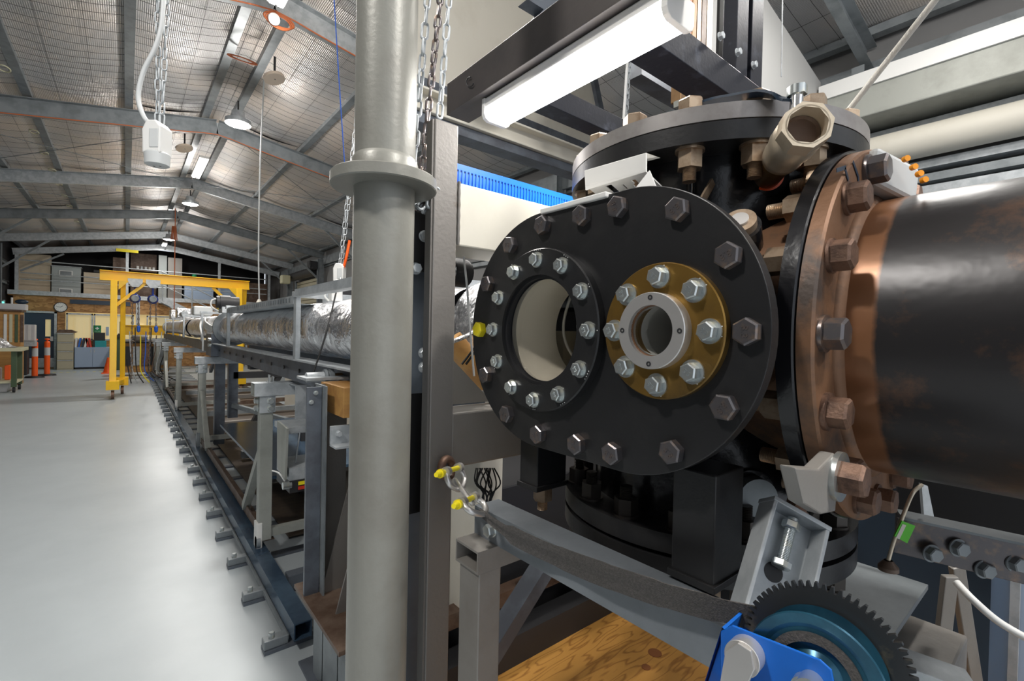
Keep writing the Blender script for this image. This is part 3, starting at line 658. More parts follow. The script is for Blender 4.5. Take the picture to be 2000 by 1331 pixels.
MB().lathe(b0+ax*(L_*.85), ax, [(.001, 0), (.001, .019), (.004, .022)], 32).build('ball', 'brown', bv)
st = b0+ax*(L_*.72); up = pt(1557, 178, 'D', .64)
MB().cyl(st, up-(up-st)*.1, .008, n=16).build('stem', 'chrome', bv); MB().cyl(up-V((0, 0, .006)), up+V((0, 0, .006)), .0125, n=6).build('stem_nut', 'zinc', bv)
hp = [pt(*q, 'D', dd) for q, dd in (((1545, 196), .64), ((1525, 190), .66), ((1485, 183), .68), ((1440, 190), .7), ((1400, 197), .72), ((1372, 205), .73))]
hb = MB(); hs_ = P_(hp, 5); wd = (0, 0, 1)
for q in range(len(hs_)-1): hb.bar(hs_[q], hs_[q+1]+(hs_[q+1]-hs_[q])*.1, .024, .0035, (0, 0, 1))
hb.build('lever', 'navy', bv)

# column pipe with collar
cx, cy = .378, .856
col = T('round_steel_column', 'tall grey round steel column with a wide collar in front of the vessel frame', 'column', (cx, cy, 0))
MB().lathe((cx, cy, 1.715), (0, 0, 1), [(0, .0565), (2.72, .0565)], 64).build('upper_tube', 'pipe_grey', col)
MB().lathe((cx, cy, 0), (0, 0, 1), [(0, .0565), (1.7, .0565)], 64).build('lower_tube', 'pipe_grey', col)
MB().lathe((cx, cy, 1.69), (0, 0, 1), [(0, .055), (0, .096), (.002, .098), (.02, .098), (.022, .096), (.022, .0565)], 96).build('collar', 'pipe_grey', col)
MB().lathe((cx, cy, 1.712), (0, 0, 1), [(0, .0615), (.027, .0615), (.033, .058), (.036, .0565)], 64, hard=False).build('weld_sleeve', 'pipe_grey', col)
MB().lathe((cx, cy, 0), (0, 0, 1), [(0, 0), (0, .12), (.02, .12), (.02, .05)], 48).build('base_plate', 'pipe_grey', col)

# support frame: post, upper box beam, lower arm, blue-grey channel
fr = T('support_frame', 'steel frame of square post and two grey arms beside the oval plate', 'frame', (.53, .9, 0))
MB().box(.498, .88, 0, .556, .91, 1.872).build('post', 'post', fr, bevel=.003)
MB().box(.494, .884, 0, .4985, .908, 1.87).build('edge_strip', 'post', fr)
MB().box(.556, .885, 1.613, 1.25, 1.02, 1.752).build('upper_beam', 'cream', fr, bevel=.004)
MB().tube([(.562, .883, 1.615+.0125*i) for i in range(12)], lambda i: .0035+.001*(i % 2), 6).build('weld_seam', 'post', fr)
MB().box(.556, .885, 1.122, 1.1, .98, 1.244).build('lower_arm', 'frame', fr, bevel=.004)
MB().prism([(.556, 1.40), (.72, 1.25), (.556, 1.25)], (0, .96, 0), (1, 0, 0), (0, 0, 1), (0, .012, 0)).build('gusset', 'frame', fr)
MB().prism([(.585, 1.0), (.6, 1.0), (.62, 1.125), (.556, 1.125), (.556, 0), (.585, 0)], (0, .97, 0), (1, 0, 0), (0, 0, 1), (0, .02, 0)).build('rear_plate', 'frame', fr)
MB().chan((.50, .985, 0), (.50, .985, 1.69), .13, .035, .006, (0, -1, 0)).build('channel', 'channel_blue', fr)
q0, q1 = pt(797, 770, 'Y', .945), pt(821, 1000, 'Y', .945); MB().box(q0.x, .9445, q1.z, q1.x+.004, .9475, q0.z).build('tape_strip', 'blacktape', fr)
MB().box(.46, .95, 1.56, .56, .975, 1.69).build('head_plate', 'dark', fr)
zs = bolt_mesh('bolt', .02, .012, 'galv', .013, .002)
for px, py in ((812, 525), (829, 462), (828, 690), (828, 718)): p = pt(px, py, 'Y', .94); inst('bolt', zs, fr, p, (-.2, -1, 0), .4)
for px, py in ((828, 690), (828, 718)): p = pt(px, py, 'Y', .94); MB().cyl(p, p+V((.04, 0, 0)), .006, n=12).build('stud', 'galv', fr)
# rusty patch on the post is paint loss
eye = T('rusty_eye_bolt', 'rust brown steel eye welded to the frame post holding the shackles', 'eye bolt', (.53, .87, 1.13))
MB().tube([pt(872+17*math.cos(a), 917+20*math.sin(a)*1.0, 'Y', .865)+V((0, .012*math.cos(a), 0)) for a in [2.6+4.6*i/16 for i in range(17)]], .0085, 10).build('eye', 'bolt_rust', eye)
inst('nut', bolt_mesh('eye_nut', .026, .012, 'bolt_rust'), eye, (.53, .879, 1.12), (0, -1, 0))
def shackle(name, label, pa, pb, pe, pin0, pin1, r, par_mt='zinc'):
    t = T(name, label, 'shackle', pe, 'zinc shackles between the rusty eye and the webbing strap')
    mid = (pa+pb)/2; d = (pe-mid); s = (pb-pa)
    pts = P_([pa, pa+d*.35-s*.12, pa+d*.7-s*.02, pe, pb+d*.7+s*.02, pb+d*.35+s*.12, pb], 6)
    MB().tube(pts, r, 10).build('bow', 'silver', t)
    for q in (pa, pb): MB().cyl(q-(pb-pa).normalized()*r*1.2, q+(pb-pa).normalized()*r*1.2, r*1.7, n=20).build('lug', 'silver', t)
    MB().cyl(pin0, pin1, r*.9, n=16).build('pin', 'yellow_paint', t)
    dd = (pin1-pin0).normalized(); MB().lathe(pin0, -dd, [(0, r*1.5), (r*1.2, r*1.5), (r*1.2, r*1.1), (r*3.6, r*.8), (r*3.6, 0)], 16).build('pin_head', 'yellow_paint', t)
    return t
shackle('bow_shackle', 'zinc bow shackle with yellow pin through the rusty eye', pt(872, 922, 'D', .90), pt(896, 914, 'D', .955), pt(899, 956, 'D', .92), pt(862, 925, 'D', .885), pt(899, 913, 'D', .96), .0056)
shackle('bow_shackle', 'lower zinc bow shackle with yellow pin holding the strap end', pt(903, 982, 'D', .84), pt(926, 972, 'D', .89), pt(946, 1004, 'D', .85), pt(896, 985, 'D', .83), pt(928, 971, 'D', .895), .0056)
lk = T('chain_link', 'long bright steel link joining the two shackles', 'link', pt(905, 960, 'D', .91))
a_, b_ = pt(892, 942, 'D', .94), pt(920, 980, 'D', .88); me = link_mesh('long_link', (b_-a_).length+.018, .026, .0052, 'silver'); inst('link', me, lk, (a_+b_)/2, b_-a_, .7)

# lower rail under the plate and the stub post
BX = .545
lr = T('lower_side_rail', 'long grey box rail running under the oval plate toward the blue winch', 'beam', (BX, .5, 1.0))
MB().rhs((BX+.03, .775, 1.048), (BX+.03, -.5, 1.062), .06, .056, .004, (0, 0, 1)).build('rail', 'rail_grey', lr)
inst('bolt', bolt_mesh('bolt', .022, .014, 'zinc', .014, .002), lr, pt(962, 1035, 'X', BX), (-1, 0, 0), .3)
sp = T('stub_post', 'short grey box post with open topped box beam end beside the shackles', 'post', (.54, .72, 0))
q0 = (.52, .775)
MB().rhs((.50, .735, 1.0), (.61, .735, 1.0), .075, .042, .004, (0, 0, 1)).build('cap_box', 'frame', sp)
MB().box(.505, .70, .0, .555, .765, .979).build('post', 'frame', sp, bevel=.002)
# strap from shackle to winch drum
tp = [((938, 1000), .855), ((1000, 1045), .80), ((1100, 1092), .74), ((1200, 1130), .65), ((1300, 1163), .588), ((1400, 1190), .54), ((1500, 1213), .505), ((1560, 1232), .485), ((1620, 1262), .47)]
hw = [.011, .017, .019, .018, .016, .014, .013, .012, .011]
sb = MB(); c_ = P_([pt(*q, 'D', d) for q, d in tp], 6); n = len(c_); vs = []
for i, p in enumerate(c_):
    t_ = (c_[min(i+1, n-1)]-c_[max(i-1, 0)]).normalized(); h = hw[min(i//6, 8)]*(1 if i > 5 else .6+.4*i/6); sd = (cU-t_*cU.dot(t_)).normalized(); nn = t_.cross(sd)
    sd = (sd+nn*.15).normalized()
    for k in range(7):
        f = k/6*2-1; vs.append(p+sd*h*f+nn*.0012*math.sin(f*4)*max(0, 1-i/n*1.6))
    for k in range(7):
        f = 1-k/6*2; vs.append(p+sd*h*f+nn*(.0012*math.sin(f*4)*max(0, 1-i/n*1.6)+.002))
tag(sb.add(vs, [(i*14+k, i*14+(k+1) % 14, (i+1)*14+(k+1) % 14, (i+1)*14+k) for i in range(n-1) for k in range(14)]).build('webbing_strap', 'strap'), 'dark webbing strap stretched from the shackles to the blue winch', 'strap')

# hand winch
W0 = pt(1560, 1320, 'D', .475); wx = nrm(cR*.65-cU*.13+cF*.7); wt = nrm(pt(1600, 1285, 'D', .46)-pt(1430, 1222, 'D', .475)); wt = (wt-wx*wt.dot(wx)).normalized(); wu = wx.cross(wt); wu = wu if wu.dot(cU) > 0 else -wu
wi = T('hand_winch', 'blue hand winch with toothed gear wheel winding the webbing strap', 'winch', W0)
fp = pt(1430, 1222, 'D', .475)
def wl_(p, a=0, b=0, c=0): return p+wt*a+wu*b+wx*c
def onp(px, py, off=0):
    d = cF + (px-1000)/FPX*cR - (py-665.5)/FPX*cU; return EYE + d*((fp+wx*off-EYE).dot(wx)/d.dot(wx))
poly = [((q-fp).dot(wt), (q-fp).dot(wu)) for q in [onp(*c) for c in ((1430, 1222), (1602, 1290), (1624, 1310), (1634, 1360), (1408, 1370), (1407, 1234))]]
def side(off, nm):
    b = MB(); b.prism(poly, fp+wx*off, wt, wu, wx*.003); return b.build(nm, 'blue', wi, bevel=.001)
side(0, 'side_plate'); 
b = MB(); b.prism([(-.004, 0), (.03, 0), (.05, -.02), (.05, -.09), (-.006, -.09)], fp+wx*.062, wt, wu, wx*.003); b.build('side_plate', 'blue', wi, bevel=.001)
MB().add([wl_(fp, -.008, -.008), wl_(fp, -.008, -.09), wl_(fp, -.008, -.09, .064), wl_(fp, -.008, -.008, .064), wl_(fp, -.005, -.008), wl_(fp, -.005, -.09), wl_(fp, -.005, -.09, .064), wl_(fp, -.005, -.008, .064)], [(0, 1, 2, 3), (4, 7, 6, 5), (0, 3, 7, 4)]).build('back_plate', 'blue', wi)
dc = onp(1588, 1330, .004)-wx*.012
MB().lathe(dc, wx, [(.018, 0), (.018, .016), (.022, .022), (.022, .034), (.016, .046), (.013, .055), (.015, .056), (.018, .05), (.018, .03), (.05, .03), (.05, .053), (.052, .052), (.052, 0)], 64).build('drum', 'teal_drum', wi)
MB().lathe(dc, wx, [(-.012, 0), (-.012, .010), (.012, .010), (.012, .016), (.014, .016)], 32).build('drum_bolt', 'zinc', wi)
MB().lathe(dc, wx, [(.016, .03), (.016, .0385), (.048, .0385), (.048, .03)], 48).build('wound_strap', 'strap', wi)
N_ = 64; g = []
for i in range(N_):
    for f, r in ((0, .0665), (.3, .0665), (.45, .0725), (.75, .0725)): a = 2*PI*(i+f)/N_; g.append((r*math.cos(a), r*math.sin(a)))
MB().prism(g, dc+wx*.058, wt, wu, wx*.006).build('gear_wheel', 'gear', wi)
kc = onp(1460, 1275)
MB().lathe(kc, -wx, [(0, .016), (.018, .016), (.0185, .0155), (.0185, 0)], 32).build('pivot_cap', 'silver', wi)
MB().prism([(-.014, .0), (-.006, .014), (.006, .014), (.013, .0), (.009, -.05), (-.008, -.05)], kc-wx*.0185, wt, wu, -wx*.004).build('pawl_handle', 'silver', wi, bevel=.001)
kb = onp(1572, 1335); MB().cyl(kb, kb-wx*.012, .009, n=24).build('lock_nut', 'zinc', wi)

# galvanised channel bracket with adjusting bolt
ch = T('channel_bracket', 'light grey steel channel bracket with jacking bolt above the blue winch', 'bracket', pt(1500, 1250, 'D', .52))
T0 = (pt(1508, 992, 'D', .60)+pt(1626, 1022, 'D', .60))/2; B0 = (pt(1415, 1275, 'D', .525)+pt(1575, 1310, 'D', .525))/2
ca = (B0-T0).normalized(); cw = (pt(1626, 1022, 'D', .60)-pt(1508, 992, 'D', .60)); cw = (cw-ca*cw.dot(ca)); Wd = .075; cw.normalize(); cn = ca.cross(cw); cn = cn if cn.dot(EYE-T0) > 0 else -cn
b = MB(); b.prism([(-Wd/2, 0), (-Wd/2, -.035), (Wd/2, -.035), (Wd/2, 0), (Wd/2-.005, 0), (Wd/2-.005, -.029), (-Wd/2+.005, -.029), (-Wd/2+.005, 0)], T0, cw, cn, ca*((B0-T0).length)); b.build('channel', 'galv', ch, bevel=.0012)
b = MB(); b.obox(T0-cn*.0175-ca*.0025, cw, cn, ca, Wd/2+.001, .0185, .003); b.build('end_plate', 'galv', ch, bevel=.001)
pt0 = T0-cn*.017+ca*.003
MB().cyl(pt0, pt0+ca*.06, .006, n=16).build('threaded_rod', 'zinc', ch)
th = []; z = .004
while z < .058: th += [(z, .0066), (z+.001, .0056)]; z += .002
MB().lathe(pt0, ca, th, 20).build('thread', 'zinc', ch)
inst('nut', bolt_mesh('rod_nut', .019, .009, 'zinc'), ch, pt0+ca*.006, ca, .2); inst('bolt_head', bolt_mesh('rod_head', .02, .008, 'zinc'), ch, pt0+ca*.058, ca, .6)
inst('nut', bolt_mesh('top_nut', .023, .014, 'bolt_rust', .016, .003), ch, pt0-ca*.008, -ca, .2)
hc = T0+ca*.075-cn*.0288; MB().cyl(hc, hc+cn*.0006, .012, n=28).build('round_hole', 'dark', ch)
# ================================================================== OVERHEAD near
sl = T('batten_light', 'short lit fluorescent batten under the dark steel beam over the vessel', 'light', (.845, .83, 2.05))
Y0, Y1 = .535, 1.135
MB().box(.80, Y0, 2.078, .895, Y1, 2.105).build('housing', 'whitesteel', sl, bevel=.004)
pf = [(.803, 2.078), (.803, 2.062), (.808, 2.052), (.818, 2.046), (.877, 2.046), (.887, 2.052), (.892, 2.062), (.892, 2.078)]
MB().prism(pf, (0, Y0+.008, 0), (1, 0, 0), (0, 0, 1), (0, Y1-Y0-.016, 0)).build('diffuser', 'glow', sl)
pe = [(.798, 2.106), (.798, 2.06), (.804, 2.048), (.816, 2.042), (.879, 2.042), (.891, 2.048), (.897, 2.06), (.897, 2.106)]
for y in (Y0-.006, Y1-.008): MB().prism(pe, (0, y, 0), (1, 0, 0), (0, 0, 1), (0, .014, 0)).build('end_cap', 'whitesteel', sl, bevel=.002)
a = area('batten_lamp', (.848, .835, 2.035), .58, 6.5, (1, .97, .92), (0, 0, PI/2), .08)
bm = T('light_beam', 'dark grey angle beam carrying the short batten light', 'beam', (.79, .9, 2.11))
MB().prism([(.775, 2.107), (.86, 2.107), (.86, 2.113), (.785, 2.113), (.785, 2.205), (.775, 2.205)], (0, -.2, 0), (1, 0, 0), (0, 0, 1), (0, 1.5, 0)).build('angle', 'beam_dark', bm, bevel=.0015)
MB().tube([pt(918+7*math.cos(a_), 160+9*math.sin(a_), 'X', .77) for a_ in [.3+4.6*i/10 for i in range(11)]], .0018, 6).build('wire_hook', 'dark', bm)
bg = T('black_cross_beam', 'long black box beam crossing above the batten light to the left of the lid', 'beam', (1.3, 1.2, 2.2))
MB().box(.86, 1.2, 2.215, 2.0, 1.275, 2.29).build('beam', 'black_shs', bg, bevel=.002)
gt = T('black_gantry_frame', 'black box steel frame with two uprights above the vessel lid', 'frame', (1.5, .75, 2.2))
zb_, ztop = 2.205, 2.30
MB().box(1.0, .75, zb_, 2.3, .85, ztop).build('cross_beam', 'black_shs', gt, bevel=.002)
for px in ((1440, 1461), (1469, 1490)):
    x0 = pt(px[0], 100, 'Y', .75).x; x1 = pt(px[1], 130, 'Y', .75).x
    MB().box(x0, .752, ztop, x1, .80, 3.4).build('upright', 'black_shs', gt, bevel=.002)
for px, py in ((1405, 72), (1439, 103), (1470, 128)): p = pt(px, py, 'Y', .75); inst('bolt', zs, gt, p, (0, -1, 0))
MB().box(pt(1405, 50, 'Y', .82).x, .82, ztop, pt(1440, 50, 'Y', .82).x, .83, 3.4).build('web_plate', 'black', gt)
hb_ = T('hanging_slat_bundle', 'hanging bundle of brown and pink strips behind the black cross beam', 'strips', (1.6, 1.25, 2.2))
for i, (a, b, mt) in enumerate(((1330, 1340, 'copper'), (1341, 1348, 'cable_red'), (1349, 1357, 'timber'), (1358, 1366, 'copper'), (1367, 1376, 'brown'), (1377, 1388, 'nut'))):
    x0 = pt(a, 190, 'Y', 1.15).x; x1 = pt(b, 190, 'Y', 1.15).x; z0 = pt(a, 195, 'Y', 1.15).z
    MB().box(x0, 1.15, z0, x1, 1.2, 3.6).build('strip', mt, hb_, bevel=.002)
q0, q1 = pt(1328, 200, 'Y', 1.12), pt(1380, 222, 'Y', 1.12); MB().bar(q0, q1, .06, .025, (0, 0, 1)).build('bottom_shoe', 'greenish', hb_)

# cream overhead girders seen beyond
cg = T('cream_overhead_panel', 'large cream steel panel hanging overhead behind the chains', 'panel', (2, 2.5, 2.9))
MB().prism([(1.15, 2.885), (2.97, 2.885), (2.75, 3.45), (2.55, 4.05), (1.15, 4.3)], (0, 2.5, 0), (1, 0, 0), (0, 0, 1), (0, .05, 0)).build('web', 'cream', cg)
MB().box(1.15, 2.45, 2.80, 3.0, 2.62, 2.885).build('bottom_flange', 'bluegrey', cg)
MB().prism([(2.97, 2.885), (3.03, 2.885), (2.81, 3.45), (2.75, 3.45)], (0, 2.47, 0), (1, 0, 0), (0, 0, 1), (0, .09, 0)).build('edge_flange', 'bluegrey', cg)
g2 = T('cream_rolled_beam', 'dusty cream rolled beam over the blue perforated duct', 'beam', (1.9, 1.95, 2.45))
MB().chan((1.0, 2.02, 2.50), (3.2, 2.02, 2.50), .11, .06, .012, (0, -1, 0)).build('channel', 'cream', g2, bevel=.003)
MB().box(1.0, 1.98, 2.395, 3.2, 2.08, 2.44).build('lower_lip', 'bluegrey', g2)
g3 = T('cream_gable_panel', 'pale panel under the dark rafter above the valve', 'panel', (3.3, 1.5, 2.9))
MB().prism([(2.05, 2.87), (4.6, 2.87), (4.6, 3.64), (3.58, 3.84), (3.3, 3.9), (2.05, 4.1)], (0, 1.52, 0), (1, 0, 0), (0, 0, 1), (0, .04, 0)).build('sheet', 'panel_grey', g3)
MB().box(2.05, 1.5, 2.78, 4.6, 1.6, 2.87).build('flange', 'bluegrey', g3)
dk = T('dark_overhead_bracket', 'dark plate bracket above the beam at the top of the frame', 'bracket', (1.3, 1.5, 2.6))
q = [pt(*c, 'Y', 1.45) for c in ((1010, 88), (1062, 18), (1030, -2), (1300, -60), (1180, -2))]
MB().add(q+[p+V((0, .06, 0)) for p in q], [(0, 1, 2, 3, 4), (9, 8, 7, 6, 5)]+[(i, 5+i, 5+(i+1) % 5, (i+1) % 5) for i in range(5)]).build('plate', 'bluegrey', dk)
# blue perforated duct: rows of fingers
bd = T('blue_wiring_duct', 'bright blue slotted wiring duct on the cream box beam', 'duct', (.6, .97, 1.76))
MB().box(.57, .955, 1.757, 1.25, .96, 1.767).build('bottom_edge', 'blue_tray', bd); MB().box(.57, .955, 1.808, 1.25, .96, 1.822).build('top_edge', 'blue_tray', bd)
for i in range(66): MB().box(.575+i*.0102, .955, 1.767, .5803+i*.0102, .958, 1.808).build('finger', 'blue_tray', bd)
MB().box(.57, .985, 1.757, 1.25, .988, 1.815).build('back_wall', 'blue_tray', bd)
# white cable bracket on the near side of the vessel
wb_ = T('white_folded_bracket', 'white folded sheet metal bracket with keyhole slots behind the oval plate top', 'bracket', (.6, .6, 1.63))
w0, w1, w2, w3 = pt(1141, 333, 'X', .605), pt(1262, 298, 'X', .605), pt(1262, 336, 'X', .602), pt(1143, 372, 'X', .602)
b = MB(); b.add([w0, w1, w2, w3]+[p+V((.003, 0, 0)) for p in (w0, w1, w2, w3)], [(0, 1, 2, 3), (7, 6, 5, 4), (0, 4, 5, 1), (1, 5, 6, 2), (2, 6, 7, 3), (3, 7, 4, 0)])
b.add([w0, w1, w1+V((.04, 0, .002)), w0+V((.04, 0, .002))], [(0, 3, 2, 1), (0, 1, 2, 3)]); b.build('face', 'whitesteel', wb_, bevel=.001)
y0, y1, zz = w3.y, w2.y, w3.z
plate2d('slotted_flange', [[(0, 0), (y0-y1, 0), (y0-y1, .055), (0, .055)], [(.075, .012), (.088, .012), (.088, .05), (.075, .05)], [(.055, .018), (.059, .018), (.059, .04), (.055, .04)], [(.028, .012), (.036, .012), (.036, .022), (.041, .026), (.041, .036), (.025, .036), (.025, .026), (.028, .022)]], .002, 'whitesteel', wb_, (w2.x, w2.y, w2.z), (0, 1, .06), (.9, 0, -.30), (0, .0, 1))
q = [pt(1268, 333, 'X', .595), pt(1228, 384, 'X', .58), pt(1287, 380, 'X', .595)]
MB().add(q+[p+V((.0025, 0, 0)) for p in q], [(0, 1, 2), (5, 4, 3), (0, 3, 4, 1), (1, 4, 5, 2), (2, 5, 3, 0)]).build('corner_gusset', 'whitesteel', wb_)
q0, q1 = pt(1075, 414, 'X', .575), pt(1204, 380, 'X', .575); MB().bar(q0+V((0, 0, -.004)), q1+V((0, 0, -.004)), .05, .009, (0, 0, 1)).build('top_tray', 'whitesteel', wb_, bevel=.002)
MB().bar(q0+V((.026, 0, -.012)), q1+V((.026, 0, -.012)), .002, .02, (0, 0, 1)).build('tray_lip', 'whitesteel', wb_)
# white pendant box on the flange
pb_ = T('pendant_control', 'white plastic control box with four orange buttons behind the rusty flange', 'control box', (1.0, .16, 1.64))
o_ = pt(1704, 322, 'D', .655); e1 = nrm(cR*.96-cU*.42+cF*.1); e2 = nrm(cU*.95+cR*.1); e3 = e1.cross(e2)
b = MB(); b.obox(o_+e1*.036+e2*.0-e3*.01, e1, e2, e3, .036, .025, .016); b.build('case', 'grey_light', pb_, bevel=.006)
for k, (px, py) in enumerate(((1766, 312), (1781, 328), (1792, 341), (1801, 353))):
    p = pt(px, py, 'D', .640-.003*k); MB().cyl(p, p-cF*.006, .004, n=16).build('button', 'button', pb_)
# rope at right
tag(MB().tube([pt(1652, 222, 'D', .95), pt(1835, -10, 'D', .8), pt(1652, 222, 'D', .95).lerp(pt(1835, -10, 'D', .8), 8)], .0055, 8).build('white_rope', 'rope'), 'thin white rope rising from the vessel lid to the roof at right', 'rope')
for x_, y_, y2, lab in ((1528, -5, 150, 'thin bead chain hanging before the pale gable panel'),):
    tag(MB().tube([pt(x_, y_, 'D', 2.2), pt(x_-2, y2, 'D', 2.2)], lambda i: .0028, 5).build('bead_chain', 'galv'), lab, 'chain')
t = T('hanging_rod_chain', 'white rod with thin chain hanging behind the batten light', 'chain', pt(1222, 270, 'D', 2))
MB().tube([pt(1226, 110, 'D', 2.0), pt(1215, 285, 'D', 2.0)], .006, 8).build('rod', 'white', t)
lkm = link_mesh('small_link', .03, .014, .0022, 'galv')
chain(t, lkm, pt(1231, 110, 'D', 2.0), pt(1221, 280, 'D', 2.0), .022)

# three hoist chains beside the column, and the heap they run into
lm = link_mesh('chain_link', .042, .019, .0031, 'galv'); lm2 = link_mesh('dark_chain_link', .034, .018, .0034, 'darkmetal')
for (xa, xb, D, ll, pitch, y1, lab) in ((836, 806, 1.06, lm, .034, 345, 'left pale link chain beside the column'), (861, 838, 1.04, lm2, .0245, 350, 'middle dark close linked chain between two pale chains'), (878, 858, 1.12, lm, .034, 232, 'right pale link chain ending at the frame post')):
    p0, p1 = pt(xa, -15, 'D', D), pt(xb if y1 > 300 else 858, y1, 'D', D+.02)
    if ll is lm2: p1 = pt(822, 352, 'D', D+.02)
    t = T('hoist_chain', lab, 'chain', p1); chain(t, ll, p0, p1, pitch, 0, .25)
t = T('chain_heap', 'heap of loose chain resting on the frame head behind the collar', 'chain', (.5, .95, 1.71))
c0 = pt(832, 382, 'D', 1.02)
for i in range(60):
    a = random.random()*6.28; r = .026*math.sqrt(random.random())
    inst('link', lm if i % 3 else lm2, t, c0+V((r*math.cos(a)*1.1, r*math.sin(a), (random.random()-.65)*.045)), (random.random()-.5, random.random()-.5, random.random()-.5), random.random()*3)
tag(MB().tube([pt(652, -10, 'D', .95), pt(663, 170, 'D', .95), pt(676, 362, 'D', .93)], .0012, 6).build('blue_hanging_line', 'cable_blue'), 'thin bright blue cord hanging to the column collar', 'cord')

# stuff visible between post and plate
tf = T('foil_wrapped_cone', 'foil wrapped end piece with a white cable between post and oval plate', 'duct', (.95, 1.1, 1.4))
MB().lathe((.93, .86, 1.43), (0, 1, 0), [(0, .17), (.12, .18), (.38, .165)], 48, hard=False).build('foil_wrap', 'foil', tf)
MB().tube(P_([pt(905, 495, 'Y', 1.0), pt(912, 560, 'Y', .99), pt(918, 640, 'Y', .985), pt(926, 735, 'Y', .98)]), .003, 6).build('white_cable', 'white', tf)
MB().tube(P_([pt(884, 668, 'Y', 1.0), pt(915, 655, 'Y', 1.0), pt(945, 640, 'Y', .98)]), .006, 8).build('foil_hose', 'foil', tf)
hs = T('corrugated_hose', 'black corrugated hose end beside the post', 'hose', (.6, 1.05, 1.55))
p = pt(893, 532, 'Y', 1.05); MB().lathe(p-V((.03, 0, .0)), (1, .2, 0), [(.004*i, .034+.003*(i % 2)) for i in range(16)], 28, hard=False).build('hose', 'rubber', hs)
tw = T('tan_wrapped_pipe', 'tan tape wrapped pipe sloping behind the grey gusset', 'pipe', (.7, 1.1, 1.3))
MB().tube([pt(880, 665, 'Y', 1.12), pt(960, 760, 'Y', 1.08)], .035, 20).build('wrap', 'timber', tw)
for k in (0, 1): MB().tube([pt(902+8*k, 712, 'Y', 1.02), pt(930+6*k, 676, 'Y', 1.0)], .003, 6).build('black_cable', 'cable_black', tw)
cb = T('cable_bundle', 'hanging tangle of black cables before the pale cabinet under the grey arm', 'cables', pt(955, 990, 'D', 1.2))
for i in range(12):
    x_ = 930+i*3.2; p = P_([pt(x_, 915, 'D', 1.25), pt(x_+random.uniform(-14, 14), 945, 'D', 1.22), pt(950+random.uniform(-12, 14), 975, 'D', 1.2), pt(935+random.uniform(-14, 10), 1060, 'D', 1.2)], 6)
    MB().tube(p, .002, 5).build('cable', 'cable_black', cb)
tag(MB().box(pt(936, 990, 'Y', 1.4).x, 1.4, .3, pt(982, 990, 'Y', 1.4).x, 1.6, 1.22).build('pale_cabinet', 'cream', bevel=.01), 'pale cabinet standing behind the hanging black cables', 'cabinet')
# ================================================================== HALL: tube, stands, rail
ft = T('foil_wrapped_tube', 'long crinkled foil wrapped tube on a dark box girder running down the hall', 'tube', (.9, 1.2, 1.2))
def wrap(y0, y1, r, seed, z=ZC):
    n = max(10, int((y1-y0)*16)); m = 40; vs = []
    for j in range(n+1):
        for i in range(m):
            a = 2*PI*i/m; y = y0+(y1-y0)*j/n
            k = 1+.018*math.sin(3*a+y*9+seed)+.012*math.sin(7*a-y*23+seed)+.014*math.sin(y*31+2*a)*math.sin(y*3.1+seed)
            if math.sin(y*5.2+seed) > .96: k *= .955
            vs.append((.9+r*k*math.cos(a), y, z+r*k*math.sin(a)))
    return MB().add(vs, [(j*m+i, j*m+(i+1) % m, (j+1)*m+(i+1) % m, (j+1)*m+i) for j in range(n) for i in range(m)], True)
wrap(1.25, 5.3, .152, 1).build('foil_wrap', 'foil', ft)
wrap(5.3, 5.95, .15, 1.4).build('foil_joint', 'foil', ft)
wrap(6.2, 9.2, .15, 2).build('foil_wrap', 'foil', ft)
wrap(9.2, 10.2, .165, 3).build('foil_wrap', 'foil', ft)
wrap(10.2, 15.5, .14, 3).build('foil_wrap', 'foil', ft)
MB().lathe((.9, 5.9, ZC), (0, 1, 0), [(0, .12), (0, .19), (.05, .19), (.05, .12)], 32).build('joint_flange', 'galv_dark', ft)
MB().cyl((.9, 15.5, ZC), (.9, 15.7, ZC), .16, n=32).build('end_flange', 'galv', ft)
gd = T('dark_box_girder', 'dark steel channel girder with a bright top edge under the foil tube', 'beam', (.78, 1, 1.2))
MB().chan((.76, 1.05, 1.19), (.76, 5.9, 1.19), .13, .05, .006, (1, 0, 0)).build('girder', 'bluegrey', gd)
MB().box(.70, 1.05, 1.255, .80, 5.9, 1.263).build('top_edge', 'galv', gd)
MB().chan((1.06, 1.7, 1.19), (1.06, 5.9, 1.19), .13, .05, .006, (-1, 0, 0)).build('girder', 'bluegrey', gd)
MB().chan((.76, 6.1, 1.2), (.76, 15.5, 1.2), .12, .05, .006, (1, 0, 0)).build('girder', 'bluegrey', gd)
for i in range(14): MB().cyl((.757, 1.5+i*.33, 1.19), (.753, 1.5+i*.33, 1.19), .012, n=10).build('bolt_hole', 'dark', gd)
MB().box(.78, 6.25, .1, .88, 6.35, 1.13).build('leg', 'bluegrey', gd); MB().box(.70, 5.93, 1.12, .8, 6.35, 1.36).build('splice_plate', 'bluegrey', gd); MB().bar((.80, 6.3, 1.1), (.80, 6.8, .9), .03, .05).build('strut', 'bluegrey', gd)
for (y, z) in ((5.92, 1.3), (5.92, 1.24), (5.98, 1.3), (5.98, 1.24)): inst('bolt', bolt_mesh('girder_bolt', .03, .02, 'zinc', .02, .003), gd, (.7, y+.02, z), (-1, 0, 0))
